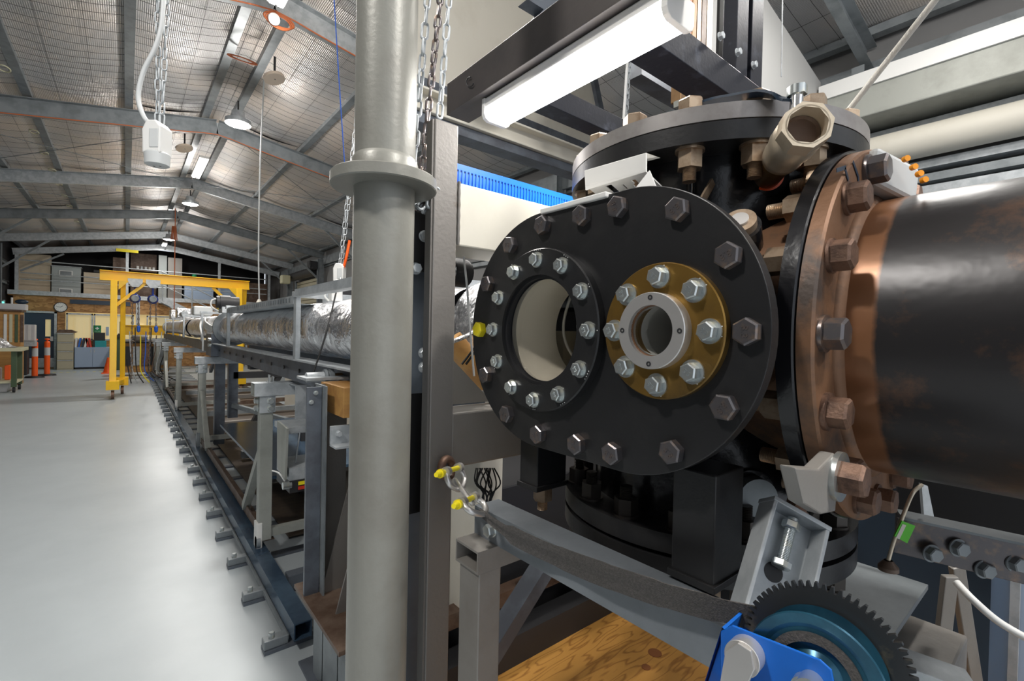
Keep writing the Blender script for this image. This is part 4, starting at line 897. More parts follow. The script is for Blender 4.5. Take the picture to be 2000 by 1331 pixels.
# hoop frames over the tube
for i, (y, lab) in enumerate(((1.55, 'nearest grey hoop frame over the foil tube hidden by the column'), (2.75, 'grey hoop frame over the foil tube nearest the column'), (5.0, 'grey hoop frame at the joint of the foil tube'), (6.95, 'slim grey hoop frame just beyond the tube joint'), (9.35, 'second slim hoop frame beyond the tube joint'), (11.6, 'third slim hoop frame beyond the tube joint'), (14.0, 'farthest slim hoop frame at the tube end'))):
    h = T('hoop_frame', lab, 'frame', (.9, y, 1.26), 'hoop frames over the foil tube')
    wd_ = .05 if y < 6 else .04
    for x_ in (.735, 1.065): MB().box(x_-.025, y-wd_/2, 1.263, x_+.0, y+wd_/2, 1.60).build('upright', 'galv', h, bevel=.002)
    MB().box(.70, y-wd_/2, 1.60, 1.09, y+wd_/2, 1.63).build('crossbar', 'galv', h, bevel=.002)
tr = T('cable_tray', 'perforated grey cable tray lying along the hoop frames', 'tray', (.75, 3.8, 1.6))
MB().box(.71, 2.78, 1.565, .714, 4.98, 1.61).build('side', 'galv', tr); MB().box(.714, 2.78, 1.565, .85, 4.98, 1.568).build('base', 'galv', tr)
for i in range(34): MB().box(.7075, 2.85+i*.062, 1.575, .7098, 2.87+i*.062, 1.6).build('slot', 'galv_dark', tr)
MB().box(.70, 1.3, 1.6, .76, 2.72, 1.64).build('side_bar', 'galv', tr)
gc = T('white_cable_gland_box', 'small white terminal box with looped cable on the hoop frame by the column', 'terminal box', pt(655, 578, 'Y', 2.6))
p = pt(655, 578, 'Y', 2.6); MB().box(p.x-.03, p.y-.03, p.z-.03, p.x+.03, p.y+.03, p.z+.03).build('box', 'white', gc, bevel=.005)
MB().tube(P_([pt(654, 572, 'Y', 2.6), pt(640, 566, 'Y', 2.6), pt(634, 578, 'Y', 2.6), pt(642, 588, 'Y', 2.6)]), .006, 6).build('cable_loop', 'white', gc)
g4 = T('dark_motor_block', 'dark motor block on top of the tube frame beside the column', 'motor', pt(660, 570, 'Y', 2.9)); p = pt(668, 572, 'Y', 2.9)
MB().box(p.x-.10, p.y-.05, p.z-.04, p.x+.3, p.y+.1, p.z+.05).build('body', 'dark', g4, bevel=.01); MB().box(p.x-.1, p.y-.05, p.z-.085, p.x+.3, p.y+.05, p.z-.045).build('terminal_rail', 'galv', g4)
vp = T('vacuum_pump_head', 'black cylindrical pump head above the tube joint', 'pump', (.8, 5.6, 1.66))
MB().lathe((.70, 5.6, 1.69), (1, 0, 0), [(0, 0), (0, .06), (.03, .06), (.03, .07), (.12, .07), (.12, .06), (.2, .06), (.2, 0)], 24).build('motor', 'dark', vp)
MB().box(.74, 5.5, 1.58, .86, 5.75, 1.64).build('base', 'galv', vp); MB().tube(P_([(.7, 5.6, 1.72), (.66, 5.6, 1.7), (.66, 5.6, 1.64), (.72, 5.6, 1.6)]), .008, 6).build('hose', 'white', vp)
for i in range(5): MB().tube(P_([(.75, 6.9, 1.55-.02*i), (.72, 6.6, 1.50-.02*i), (.73, 6.2, 1.45-.015*i), (.75, 5.97, 1.45)]), .009, 6).build('white_hose', 'white', vp)
MB().tube(P_([(.74, 7.0, 1.6), (.70, 6.9, 1.45), (.71, 6.75, 1.3), (.72, 6.8, 1.15)]), .012, 6).build('white_hose', 'white', vp)
for i, (y, s_, mt) in enumerate(((12.6, .17, 'foil'), (10.9, .15, 'foil'), (8.0, .1, 'grey_light'))):
    tag(MB().box(.72, y-s_, 1.6, .95, y+s_*1.3, 1.62+s_*1.1).build('wrapped_equipment_box', mt, bevel=.02), ['largest foil covered box on the far end of the tube', 'foil covered box on the tube beside the slim hoops', 'small pale box on the tube near its joint'][i], 'box')
tag(MB().lathe((.78, 9.9, 1.66), (0, 1, 0), [(0, 0), (0, .05), (.5, .05), (.5, 0)], 20).build('grey_cylinder', 'galv', bevel=0), 'grey actuator cylinder lying on top of the far foil tube', 'cylinder')

# floor rail on its sleepers
rl = T('floor_rail', 'blue black square tube rail bolted along the floor', 'rail', (.62, 2.2, 0))
MB().rhs((.615, 2.17, .095), (.615, 20.5, .095), .075, .075, .005, (0, 0, 1)).build('rail_tube', 'rail', rl)
MB().box(.565, 2.25, .03, .578, 20.5, .05).build('rail_base', 'galv_dark', rl)
fbm = bolt_mesh('anchor_bolt', .022, .02, 'zinc', .014, .002)
far = MB()
for i in range(38):
    y = 2.27+i*.47
    t = T('rail_sleeper', 'steel cross sleeper under the blue floor rail', 'sleeper', (.6, y, 0), 'steel sleepers under the floor rail')
    t['label'] = 'nearest steel sleeper under the open end of the rail' if i == 0 else '%s steel sleeper under the floor rail from its open end' % ORD[i]
    xr = .74 if i == 0 else 1.5
    MB().box(.475, y-.035, 0, xr, y+.035, .015).build('base_strip', 'bluegrey', t)
    MB().box(.475, y-.025, .015, .575, y+.025, .055).build('clamp', 'galv_dark', t, bevel=.004 if i < 8 else 0)
    if i < 14: inst('anchor_bolt', fbm, t, (.51, y, .055)); inst('anchor_bolt', fbm, t, (.70, y, .015))
p_ = T('small_floor_bracket', 'small grey bracket block on the floor beside the rail end', 'bracket', (.85, 2.75, 0))
q = pt(583, 1130, 'Z', .05); MB().box(q.x-.06, q.y-.03, 0, q.x+.06, q.y+.04, .09).build('block', 'bluegrey', p_, bevel=.004)

# trolleys: pairs of posts on the rail with a cantilever channel and a brown bottom angle
zb2 = bolt_mesh('stand_bolt', .03, .018, 'zinc', .02, .003)
def trolley(y0, y1, lab, mt):
    t = T('rail_trolley', lab, 'trolley', (.64, y0, 0), 'trolleys standing on the floor rail')
    for k, y in enumerate((y0, y1)):
        MB().box(.61, y-.035, .17, .68, y+.035, 1.03).build('post', mt, t, bevel=.003)
        MB().chan((.575, y, 1.03), (1.0, y, 1.03), .1, .075, .006, (0, 0, 1)).build('channel_seat', mt, t)
        MB().box(.575, y-.05, 1.10, 1.0, y+.05, 1.106).build('top_arm', 'galv' if mt == 'greenish' else mt, t, bevel=.002)
        MB().box(.575, y-.055, 1.03, 1.0, y-.045, 1.106).build('arm_face', 'galv', t)
        MB().bar((.645, y+(.03 if k == 0 else -.03), .72), (.645, y+(.55 if k == 0 else -.55), .2), .045, .045).build('brace', mt, t)
        MB().box(.605, y-.045, .93, .69, y-.035, 1.03).build('bolt_plate', 'galv', t)
        for zz_ in (.955, 1.0):
            inst('bolt', zb2, t, (.663, y-.045, zz_), (0, -1, 0)); inst('bolt', zb2, t, (.605, y, zz_), (-1, 0, 0))
        MB().lathe((.60, y+(-.02 if k == 0 else .02), .165), (1, 0, 0), [(0, 0), (0, .035), (.02, .035), (.02, 0)], 20).build('wheel', 'galv_dark', t)
        MB().box(.60, y-.04, .13, .63, y+.04, .28).build('wheel_bracket', 'whitesteel' if k == 0 else 'galv_dark', t, bevel=.003)
        MB().box(.68, y-.02, .18, 1.5, y+.02, .23).build('cross_bar', 'greenish', t)
    MB().prism([(0, 0), (.06, 0), (.06, .006), (.006, .006), (.006, .06), (0, .06)], (.64, y0-.02, .16), (1, 0, 0), (0, 0, 1), (0, y1-y0+.04, 0)).build('bottom_angle', 'brown', t)
trolley(3.1, 6.15, 'nearest pair of grey posts on a brown angle riding the floor rail', 'greenish')
trolley(9.1, 12.3, 'middle pair of grey posts riding the floor rail', 'greenish')
trolley(15.4, 17.1, 'farthest pair of grey posts riding the floor rail', 'greenish')
for y in (3.1,):
    c = T('steel_clip', 'small steel clip on the nearest trolley arm', 'clip', (.7, y, 1.106)); MB().box(.66, y-.02, 1.106, .665, y+.02, 1.15).build('ear', 'galv', c); MB().box(.68, y-.02, 1.106, .685, y+.02, 1.14).build('ear', 'galv', c); MB().box(.65, y-.025, 1.106, .70, y+.025, 1.11).build('base', 'galv', c)
tag(MB().box(.86, 3.4, .016, 2.28, 15.0, .03).build('shade_toned_deck', 'deck'), 'timber deck with shade in its dark tone on the floor under the tube', 'deck')  # slab added under the tube; its dark tone includes the shade there
dp = tag(MB().box(.72, 3.3, .46, 1.7, 5.4, .48).build('dark_deck_plate', 'rail'), 'dark scratched steel deck plate behind the nearest trolley post', 'plate')
for i in range(9):
    y = 4.6+i*1.0; tag(MB().box(.95, y, .05+.01*(i % 3), 2.6, y+.09, .12+.01*(i % 3)).build('floor_crossbar', ['post', 'galv_dark', 'brown'][i % 3]), '%s low crossbar under the tube supports counting from the column' % ORD[i], 'bar', 'low crossbars under the tube supports')
sup = T('dark_tube_support', 'dark steel A frame support under the tube behind the trolleys', 'support', (1, 6.5, 0))
MB().box(.95, 6.5, .35, 1.05, 6.6, 1.13).build('leg', 'bluegrey', sup); MB().bar((1.65, 6.55, 1.1), (1.2, 6.55, .2), .08, .06).build('brace', 'dark', sup); MB().box(1.0, 6.5, .82, 1.6, 6.58, .9).build('rail', 'dark', sup); MB().bar((1.0, 6.5, .5), (2.4, 4.6, .1), .05, .05).build('brace', 'galv_dark', sup)
sup = T('dark_tube_support', 'dark square leg under the tube nearer the column', 'support', (1.2, 4.2, 0)); MB().box(1.15, 4.2, 0, 1.24, 4.3, 1.13).build('leg', 'dark', sup); MB().box(.76, 4.2, 1.1, 1.24, 4.3, 1.13).build('head', 'dark', sup)
tag(MB().box(2.3, 5.5, .0, 2.4, 9.5, 1.1).build('cream_low_partition', 'cream', bevel=0), 'cream low partition seen beneath the tube girder', 'partition')

# black pillar with gussets, packer, junction boxes left of the column
gp = T('gusseted_pillar', 'tall dark steel channel pillar with triangular gussets left of the round column', 'pillar', (.6, 1.95, 0))
xa, xb = pt(598, 900, 'Y', 1.9).x, pt(628, 900, 'Y', 1.9).x
zs_ = .39
MB().box(xa, 1.90, zs_, xb-.003, 1.915, 1.2).build('front_flange', 'bluegrey', gp)
MB().box(xb, 1.86, zs_, xb+.006, 2.0, 1.205).build('web', 'galv_dark', gp); MB().box(xb, 1.99, zs_, xb+.13, 2.0, 1.2).build('rear_flange', 'post', gp)
MB().box(xa-.005, 1.5, .375, xb+.3, 2.02, zs_).build('shelf_plate', 'brown', gp)
for k in range(3):
    y = 1.88-.17*k; MB().prism([(0, 0), (.22, 0), (.22, .78), (.20, .78)], (xb-.0, y, zs_), (1, 0, 0), (0, 0, 1), (0, .008, 0)).build('gusset', 'post', gp)
    MB().box(xb+.01, y, 0.012, xb+.3, y+.008, .375).build('foot_web', 'galv_dark', gp)
MB().box(xb+.01, 1.5, .012, xb+.018, 2.0, .375).build('side_web', 'galv_dark', gp); MB().box(xb-.02, 1.45, 0, xb+.35, 2.1, .012).build('base_plate', 'bluegrey', gp)
for (px, py) in ((608, 786), (617, 768)): inst('bolt', bolt_mesh('dome_bolt', .014, .008, 'zinc', .009, .001), gp, pt(px, py, 'Y', 1.9), (0, -1, 0))
MB().box(xb, 1.80, .99, xb+.13, 1.81, 1.06).build('angle_leg', 'galv', gp); MB().box(xb, 1.74, .985, xb+.13, 1.81, .992).build('angle_foot', 'galv', gp)
for dx in (.03, .1): inst('bolt', bolt_mesh('angle_bolt', .02, .012, 'galv', .013, .002), gp, (xb+dx, 1.8, 1.03), (0, -1, 0))
tb = T('yellow_timber_packer', 'yellow timber block on the dark pillar beside the round column', 'timber', (.66, 1.8, 1.12)); a_ = pt(632, 752, 'Y', 2.0); MB().box(xb+.04, 1.78, 1.09, xb+.35, 2.05, 1.205).build('block', 'timber', tb, bevel=.002)
MB().cyl((xb+.1, 1.78, 1.14), (xb+.1, 1.779, 1.14), .006, n=12).build('drill_hole', 'dark', tb)
ap = T('grey_top_plate', 'thin pale plate bridging from the trolley arm to the timber block', 'plate', (.6, 2.1, 1.21)); MB().box(.58, 2.06, 1.209, .9, 2.2, 1.22).build('plate', 'galv', ap)
gl = T('pipe_clamp_fitting', 'grey pipe clamp with short brown pipe on the pale plate', 'pipe clamp', (.65, 2.1, 1.25))
c0 = pt(598, 738, 'Y', 2.15); c1 = pt(632, 736, 'Y', 2.15); c2 = pt(690, 734, 'Y', 2.15)
MB().cyl(c0, c1, .022, n=20).build('end_cap', 'galv', gl); MB().lathe(c1, c2-c1, [(0, .02), (0, .032), (.012, .032), (.012, .022), (.025, .022), (.025, .032), (.04, .032), (.04, .01)], 20).build('clamp', 'galv_dark', gl); MB().cyl(c1, c2, .014, n=16).build('pipe', 'copper', gl)
MB().tube(P_([pt(612, 728, 'Y', 2.2), pt(625, 690, 'Y', 2.25), pt(640, 640, 'Y', 2.3), pt(658, 565, 'Y', 2.4)]), .004, 6).build('thin_cable', 'cable_black', gl)
ab = T('blue_grey_angle_clip', 'pale blue grey folded plate hanging off the nearest trolley arm', 'bracket', (.75, 2.95, 1.1)); u0, u1 = pt(577, 755, 'Y', 2.9), pt(597, 845, 'Y', 2.9); MB().box(u0.x, 2.895, u1.z, u1.x, 2.905, u0.z).build('drop', 'galv', ab); MB().box(u0.x, 2.895, u0.z, u1.x, 3.1, u0.z+.006).build('top', 'galv', ab)
# instrument trays seen through the stand
it = T('instrument_case', 'open pale instrument case standing between the first post and the pillar', 'case', (.85, 2.9, .7))
qs = [pt(541, 822, 'Y', 2.75), pt(560, 838, 'Y', 2.5), pt(556, 938, 'Y', 2.5), pt(541, 912, 'Y', 2.75)]; MB().add(qs+[p+V((.01, .0, 0)) for p in qs], [(0, 1, 2, 3), (7, 6, 5, 4), (0, 4, 5, 1), (1, 5, 6, 2), (2, 6, 7, 3), (3, 7, 4, 0)]).build('side_panel', 'greenish', it)
a0, a1 = pt(545, 828, 'Y', 2.75), pt(600, 850, 'Y', 2.6); MB().box(a0.x, 2.6, a0.z-.03, a1.x+.05, 2.85, a0.z).build('shelf', 'galv', it); a2 = pt(560, 912, 'Y', 2.55); MB().box(a2.x, 2.5, a2.z-.06, a2.x+.2, 2.75, a2.z).build('tray', 'galv', it)
MB().box(a2.x, 2.49, a2.z-.12, a2.x+.2, 2.75, a2.z-.06).build('black_unit', 'dark', it); MB().box(a2.x+.04, 2.485, a2.z-.085, a2.x+.1, 2.49, a2.z-.068).build('yellow_label', 'yellow_paint', it); MB().box(a2.x+.04, 2.485, a2.z-.108, a2.x+.1, 2.49, a2.z-.092).build('red_label', 'red', it)
MB().cyl((a2.x-.03, 2.5, a2.z-.08), (a2.x+.01, 2.5, a2.z-.08), .018, n=16).build('connector', 'zinc', it)
MB().tube(P_([pt(532, 920, 'Y', 2.6), pt(545, 925, 'Y', 2.5), pt(556, 940, 'Y', 2.5)]), .004, 6).build('white_lead', 'white', it)
MB().tube(P_([pt(586, 845, 'Y', 2.6), pt(582, 870, 'Y', 2.6), pt(577, 905, 'Y', 2.6)]), .004, 6).build('grey_lead', 'galv', it)
tag(MB().box(.80, 2.95, .55, 1.3, 3.4, .8).build('white_backed_box', 'white', bevel=.01), 'white box seen behind the nearest trolley post', 'box') if False else None

# under the vessel
pf_ = T('plywood_floor_sheet', 'orange knotty plywood sheet lying under the vessel', 'plywood', (1.6, .8, .1))
MB().box(.75, -.6, .08, 2.45, 1.42, .1).build('sheet', 'ply', pf_)
for px, py, r in ((1279, 1276, .028), (1262, 1304, .018)): p = pt(px, py, 'Z', .101); MB().lathe(p, (0, 0, 1), [(0, 0), (0, r), (.001, r), (.001, 0)], 20).build('knot', 'knot', pf_)
for i in range(5): q = pt(1240+i*14, 1205+i*6, 'Z', .105); MB().box(q.x-.02, q.y-.03, .1, q.x+.02, q.y+.03, .104).build('hazard_tape', 'yellow_paint' if i % 2 == 0 else 'blacktape', pf_)
tag(MB().box(1.0, 1.62, 0, 2.5, 2.1, .75).build('black_equipment_chest', 'dark', bevel=.01), 'black chest standing behind the dark under frame', 'chest')
us = T('dark_under_frame', 'dark steel base frame under the vessel resting on the floor', 'frame', (1.3, 1.3, 0))
MB().box(.7, 1.42, .0, 2.6, 1.52, .22).build('rear_rail', 'dark', us); MB().box(2.0, .7, .1, 2.1, 1.42, .3).build('side_rail', 'dark', us)
MB().box(.9, 1.5, .3, 2.6, 1.56, .36).build('upper_rail', 'brown', us); MB().box(1.2, .8, .6, 2.4, .86, .72).build('mid_rail', 'dark', us)
MB().bar(pt(1075, 1085, 'Y', 1.2), pt(950, 1285, 'Y', 1.2), .07, .05).build('diagonal_brace', 'bluegrey', us)
MB().box(.95, .45, .93, 1.6, .55, .96).build('cradle_plate', 'dark', us); MB().box(1.2, -.1, .0, 1.28, -.02, .95).build('leg', 'dark', us)
MB().bar((1.25, 1.0, 1.0), (1.9, 1.4, .25), .06, .06).build('diagonal_brace', 'bluegrey', us)
bd2 = T('blue_floor_duct', 'blue slotted wiring duct low down behind the rail', 'duct', (1.3, 1.4, .4))
d0, d1 = pt(1058, 1100, 'Y', 1.35), pt(1168, 1158, 'Y', 1.35); d1.z = d0.z-.02
MB().bar(d0, d1, .1, .05, (0, 0, 1)).build('duct', 'blue_tray', bd2, bevel=.003)
for i in range(24): p = d0.lerp(d1, i/24.); MB().box(p.x, p.y-.053, p.z-.02, p.x+.006, p.y-.05, p.z+.02).build('finger', 'blue', bd2)
tag(MB().box(2.7, 1.0, .0, 2.8, 2.6, 2.6).build('brown_backing_board', 'brown'), 'dark brown backing board standing behind the under frame', 'board')
# bottom right
bb = T('bolted_bar', 'dark perforated steel bar with bolts under the big pipe', 'bar', pt(1900, 1080, 'D', .75))
p0, p1 = pt(1748, 1045, 'D', .78), pt(2030, 1110, 'D', .70); MB().bar(p0, p1, .006, .058, (0, 0, 1)).build('bar', 'darkmetal', bb, bevel=.001)
MB().bar(p0+V((.02, 0, .03)), p1+V((.02, 0, .03)), .045, .004, (0, 0, 1)).build('top_leg', 'galv_dark', bb)
bbm = bolt_mesh('bar_bolt', .02, .01, 'galv_dark', .014, .002)
for px, py, D in ((1818, 1081, .755), (1870, 1070, .745), (1920, 1112, .735), (1981, 1100, .72)): inst('bolt', bbm, bb, pt(px, py, 'D', D-.006), -cF, .3)
tc_ = T('tagged_cable', 'thin brown cable with a green tag under the big pipe', 'cable', pt(1745, 1090, 'D', .76))
MB().tube(P_([pt(1800, 948, 'D', .80), pt(1782, 965, 'D', .77), pt(1763, 1010, 'D', .76), pt(1745, 1060, 'D', .76), pt(1735, 1095, 'D', .76)]), .003, 8).build('cable', 'bronze', tc_)
q = [pt(*c, 'D', .752) for c in ((1762, 1018), (1788, 1028), (1772, 1062), (1747, 1048))]; MB().add(q+[p+cF*.002 for p in q], [(0, 3, 2, 1), (4, 5, 6, 7), (0, 1, 5, 4), (1, 2, 6, 5), (2, 3, 7, 6), (3, 0, 4, 7)]).build('tag', 'green_tag', tc_)
q = [pt(*c, 'D', .7515) for c in ((1763, 1024), (1770, 1027), (1757, 1054), (1750, 1051))]; MB().add(q, [(0, 3, 2, 1)]).build('tag_label', 'cream', tc_)
MB().lathe(pt(1735, 1095, 'D', .76), -cU, [(0, .006), (.01, .014), (.016, .014), (.016, 0)], 16).build('plug', 'brown', tc_)
dz = T('dark_side_box', 'dark equipment box tucked under the big pipe at right', 'box', pt(1900, 1000, 'D', 1.0)); o_ = pt(1890, 1010, 'D', 1.02)
MB().box(o_.x-.12, o_.y-.13, o_.z-.07, o_.x+.16, o_.y+.1, o_.z+.12).build('case', 'dark', dz, bevel=.004)
q = [pt(*c, 'D', .86) for c in ((1800, 945), (1812, 950), (1826, 1018), (1806, 1022))]; MB().add(q+[p+cF*.006 for p in q], [(0, 3, 2, 1), (4, 5, 6, 7), (0, 1, 5, 4), (1, 2, 6, 5), (2, 3, 7, 6), (3, 0, 4, 7)]).build('edge_strip', 'galv', dz)
ss = T('grey_box_stand', 'stepped grey sheet steel stand with flared legs below the bolted bar', 'stand', (1.0, .3, 0))
MB().box(.78, .18, .965, 1.15, .42, .975).build('top_sheet', 'galv_dark', ss, bevel=.001); MB().box(.84, .12, .82, 1.10, .30, .93).build('upper_box', 'frame', ss, bevel=.004); MB().box(.80, .05, .70, 1.10, .26, .80).build('lower_box', 'frame', ss, bevel=.004)
for a_, b_ in ((pt(1868, 1105, 'D', .9), pt(1905, 1340, 'D', .95)), (pt(1855, 1125, 'D', .88), pt(1830, 1345, 'D', .9)), (pt(1820, 1240, 'D', .86), pt(1850, 1345, 'D', .88))): MB().bar(a_, b_, .025, .012, tuple(cF)).build('leg', 'frame', ss, bevel=.002)
MB().bar(pt(1720, 1280, 'D', .62), pt(1900, 1345, 'D', .58), .05, .018, (0, 0, 1)).build('side_rail', 'galv', ss, bevel=.002)
tag(MB().tube(P_([pt(1868, 1138, 'D', .85), pt(1900, 1172, 'D', .82), pt(1950, 1215, 'D', .80), pt(2010, 1250, 'D', .78)]), .0062, 10).build('white_cable', 'white'), 'thick white cable curving to the right frame edge', 'cable')
cbt = T('dark_cabinet', 'dark panel cabinet with a pale metal edge at far right', 'cabinet', (1.6, .1, 0)); o_ = pt(1955, 1250, 'D', 1.25)
MB().box(o_.x-.25, o_.y, 0, o_.x+.2, o_.y+.5, 1.15).build('panel', 'navy', cbt); MB().box(o_.x+.2, o_.y-.02, 0, o_.x+.225, o_.y+.5, 1.15).build('edge', 'galv', cbt); MB().box(o_.x+.23, o_.y-.4, 0, o_.x+.3, o_.y+.3, 1.1).build('pale_door', 'paleblue', cbt)
tag(MB().box(2.5, -1.2, 0, 3.2, .65, 1.25).build('dark_equipment_cabinet', 'navy'), 'large dark cabinet behind the pipe', 'cabinet')
# ================================================================== HALL: lamps, hanging things
def high_bay(p, lab, on=True, pw=60, r=.15, disc=False):
    t = T('high_bay_lamp', lab, 'lamp', p, 'round lamps hanging along the ridge')
    p = V(p)
    if disc:
        MB().lathe(p, (.25, -.2, -1), [(0, 0), (0, r), (-.03, r), (-.03, 0)], 28).build('disc', 'dull_disc', t); MB().tube([p, p+V((0, 0, .25))], .012, 6).build('hanger', 'dark', t); return t
    MB().lathe(p, (0, 0, 1), [(0, r*.9), (.0, r), (.05, r), (.06, r*.55), (.16, r*.5), (.16, 0)], 28).build('housing', 'galv', t)
    MB().lathe(p+V((0, 0, .005)), (0, 0, -1), [(0, r*.93), (.012, r*.9), (.03, r*.5), (.035, 0)], 28, hard=False).build('lens', 'glow_warm' if on else 'dull_disc', t)
    MB().tube([p+V((0, 0, .16)), p+V((0, 0, .3))], .01, 6).build('hook', 'dark', t)
    if on:
        area('high_bay_light', p-V((0, 0, .06)), .28, pw*.6, (1, .97, .92))
        l = bpy.data.lights.new('high_bay_glow', 'POINT'); l.energy = pw*.85; l.color = (1, .96, .91); l.shadow_soft_size = .12; o = bpy.data.objects.new('high_bay_glow', l); C.objects.link(o); o.location = p-V((0, 0, .16))
    return t
high_bay((1.1, 7.07, 4.08), 'lit round lamp nearest the yellow lifting frame chain, largest of the hanging lamps', pw=75)
high_bay((1.04, 12.3, 4.08), 'second lit round lamp along the ridge', pw=75)
high_bay((.97, 17.7, 4.08), 'third and farthest lit round lamp along the ridge', pw=75)
high_bay((1.25, 5.8, 4.2), 'unlit pale disc lamp hanging near the ridge', disc=True, r=.11)
high_bay((.7, 9.3, 4.3), 'small unlit disc lamp by the second strip light', disc=True, r=.12)
high_bay((1.1, 2.6, 4.1), 'added fill lamp out of view, high over the vessel', pw=85)  # unseen lamps from here to the right bay are added fill light
high_bay((1.1, -1.2, 4.1), 'added fill lamp behind the viewpoint', pw=95)
high_bay((1.3, -2.4, 3.9), 'added fill lamp farthest behind the viewpoint', pw=50)
high_bay((-1.4, .8, 3.9), 'added fill lamp out of view over the open floor', pw=70)
high_bay((3.3, .6, 3.85), 'added fill lamp out of view over the right bay', pw=25)
for i, (y, lab) in enumerate(((3.35, 'nearest lit strip light under the ridge'), (9.6, 'middle lit strip light under the ridge'), (20.2, 'farthest lit strip light at the end wall'))):
    t = T('strip_light', lab, 'light', (1.0, y, 4.3), 'strip lights under the ridge')
    L_ = 1.3 if i < 2 else .6
    MB().box(.93, y, 4.31, 1.07, y+L_, 4.35).build('housing', 'whitesteel', t); 
    for q in (.945, 1.01): MB().box(q, y+.03, 4.285, q+.045, y+L_-.03, 4.31).build('tube', 'glow_strip', t)
    area('strip_light_lamp', (1.0, y+L_/2, 4.27), .12, 35, (1, .96, .9), (0, 0, 0), L_)
t = T('cable_coil', 'orange cable coiled round a white junction at the nearest rafter', 'cable', (1.06, 4.9, 4.3))
for k in range(3): MB().tube([(1.08+(.10+.015*k)*math.cos(a), 4.86, 4.29+.06*math.sin(a)+.01*k) for a in [2*PI*i/20 for i in range(21)]], .008, 5).build('loop', 'cable_red', t)
MB().cyl((1.03, 4.86, 4.3), (1.03, 4.82, 4.28), .05, n=18).build('junction', 'white', t)
t = T('cable_coil', 'orange cable coil beside the unlit disc lamp', 'cable', (1.0, 6.2, 4.5))
for k in range(3): MB().tube([(1.0+(.11+.02*k)*math.cos(a), 6.2+.06*math.sin(a), 4.5+.05*math.sin(a)) for a in [2*PI*i/20 for i in range(21)]], .007, 5).build('loop', 'cable_red', t)
t = T('cable_drop', 'orange cables dropping from the ridge at the third lamp', 'cable', (1.0, 16.8, 4.2))
for k in range(5): MB().tube([(1.0+.02*k, 16.8, 4.35), (.97+.035*k, 16.8, 3.95)], .014, 5).build('cable', 'cable_red', t)
tag(MB().tube([(.98, 15.5, 4.6), (.98, 15.5, 1.58)], .012, 5).build('terracotta_cable', 'cable_red'), 'thin terracotta cable hanging at the end of the tube', 'cable')
# socket pendants
def pendant(base, top, s, lab, cabcol, ch=True, coil=True):
    t = T('socket_pendant', lab, 'socket', base); b = V(base)
    MB().lathe(b-V((0, 0, .0)), (0, 0, 1), [(0, 0), (0, .03*s), (.004*s, .04*s), (.045*s, .042*s), (.05*s, .038*s), (.05*s, 0)], 28).build('round_socket', 'grey_light', t)
    MB().prism([(-.034*s, .04*s), (.034*s, .04*s), (.036*s, .14*s), (.016*s, .165*s), (-.02*s, .165*s), (-.036*s, .13*s)], b-cF*.033*s, cR, (0, 0, 1), cF*.066*s).build('body', 'white', t, bevel=.006*s)
    MB().prism([(-.005*s, .06*s), (.028*s, .06*s), (.028*s, .13*s), (-.005*s, .13*s)], b-cF*.036*s, cR, (0, 0, 1), cF*.004*s).build('rating_plate', 'grey_light', t, bevel=.002*s)
    for dx in (-.012, .012): MB().cyl(b+cR*dx*s+V((0, 0, -.0005)), b+cR*dx*s+V((0, 0, .001)), .004*s, n=10).build('pin_hole', 'dark', t)
    if ch:
        me = link_mesh('pendant_link', .05*s, .022*s, .003*s, 'galv'); chain(t, me, b+V((0, 0, .16*s)), V(top), .042*s, 0, .5); chain(t, me, b+V((.012*s, 0, .16*s)), V(top)+V((.03*s, 0, 0)), .042*s, 0, .9)
    return t
b_ = pt(307, 325, 'D', 1.9); tp_ = pt(308, -20, 'D', 1.9)
t = pendant(b_, tp_, 1.05, 'large white socket pendant hanging on chains in the upper left', 'white')
MB().tube(P_([pt(300, 245, 'D', 1.88), pt(282, 230, 'D', 1.88), pt(270, 190, 'D', 1.88), pt(280, 140, 'D', 1.88), pt(302, 95, 'D', 1.88), pt(315, 50, 'D', 1.88), pt(320, -15, 'D', 1.88)]), .0085, 10).build('cable', 'grey_light', t)
b_ = pt(663, 562, 'D', 3.6); t = pendant(b_, pt(683, 400, 'D', 3.6)+V((.15, 0, 1.9)), 1.1, 'white socket pendant on orange cable just left of the round column', 'white')
MB().tube(P_([pt(670, 528, 'D', 3.6), pt(676, 505, 'D', 3.58), pt(683, 470, 'D', 3.58)]), .011, 8).build('orange_cable', 'orange', t)
MB().tube(P_([pt(660, 528, 'D', 3.6), pt(665, 545, 'D', 3.56), pt(650, 570, 'D', 3.5), pt(636, 572, 'D', 3.5)]), .006, 6).build('grey_cable', 'galv', t)
t = T('pull_switch', 'small white switch on a long beaded cord below the unlit lamp', 'switch', pt(507, 600, 'D', 6)); p = pt(506, 605, 'D', 6)
MB().lathe(p, (0, 0, 1), [(0, 0), (0, .035), (.09, .035), (.13, .015), (.13, 0)], 12).build('switch_body', 'cream', t)
MB().tube(P_([p+V((0, 0, .12)), pt(505, 480, 'D', 6), pt(508, 330, 'D', 6), pt(515, 170, 'D', 6), pt(516, 150, 'D', 6)+V((0, 0, .12))]), .009, 6).build('cord', 'grey_light', t)
t = T('flood_light', 'dark floodlight high on the right wall', 'light', (4.7, 15.9, 3.5)); MB().box(4.5, 15.8, 3.4, 4.75, 16.1, 3.65).build('case', 'dark', t, bevel=.02)
t = T('wall_speaker', 'cream speaker on the right wall knee brace', 'speaker', (4.4, 18.6, 3.2)); MB().box(4.3, 18.4, 3.1, 4.6, 18.7, 3.4).build('case', 'benchtop', t, bevel=.03)

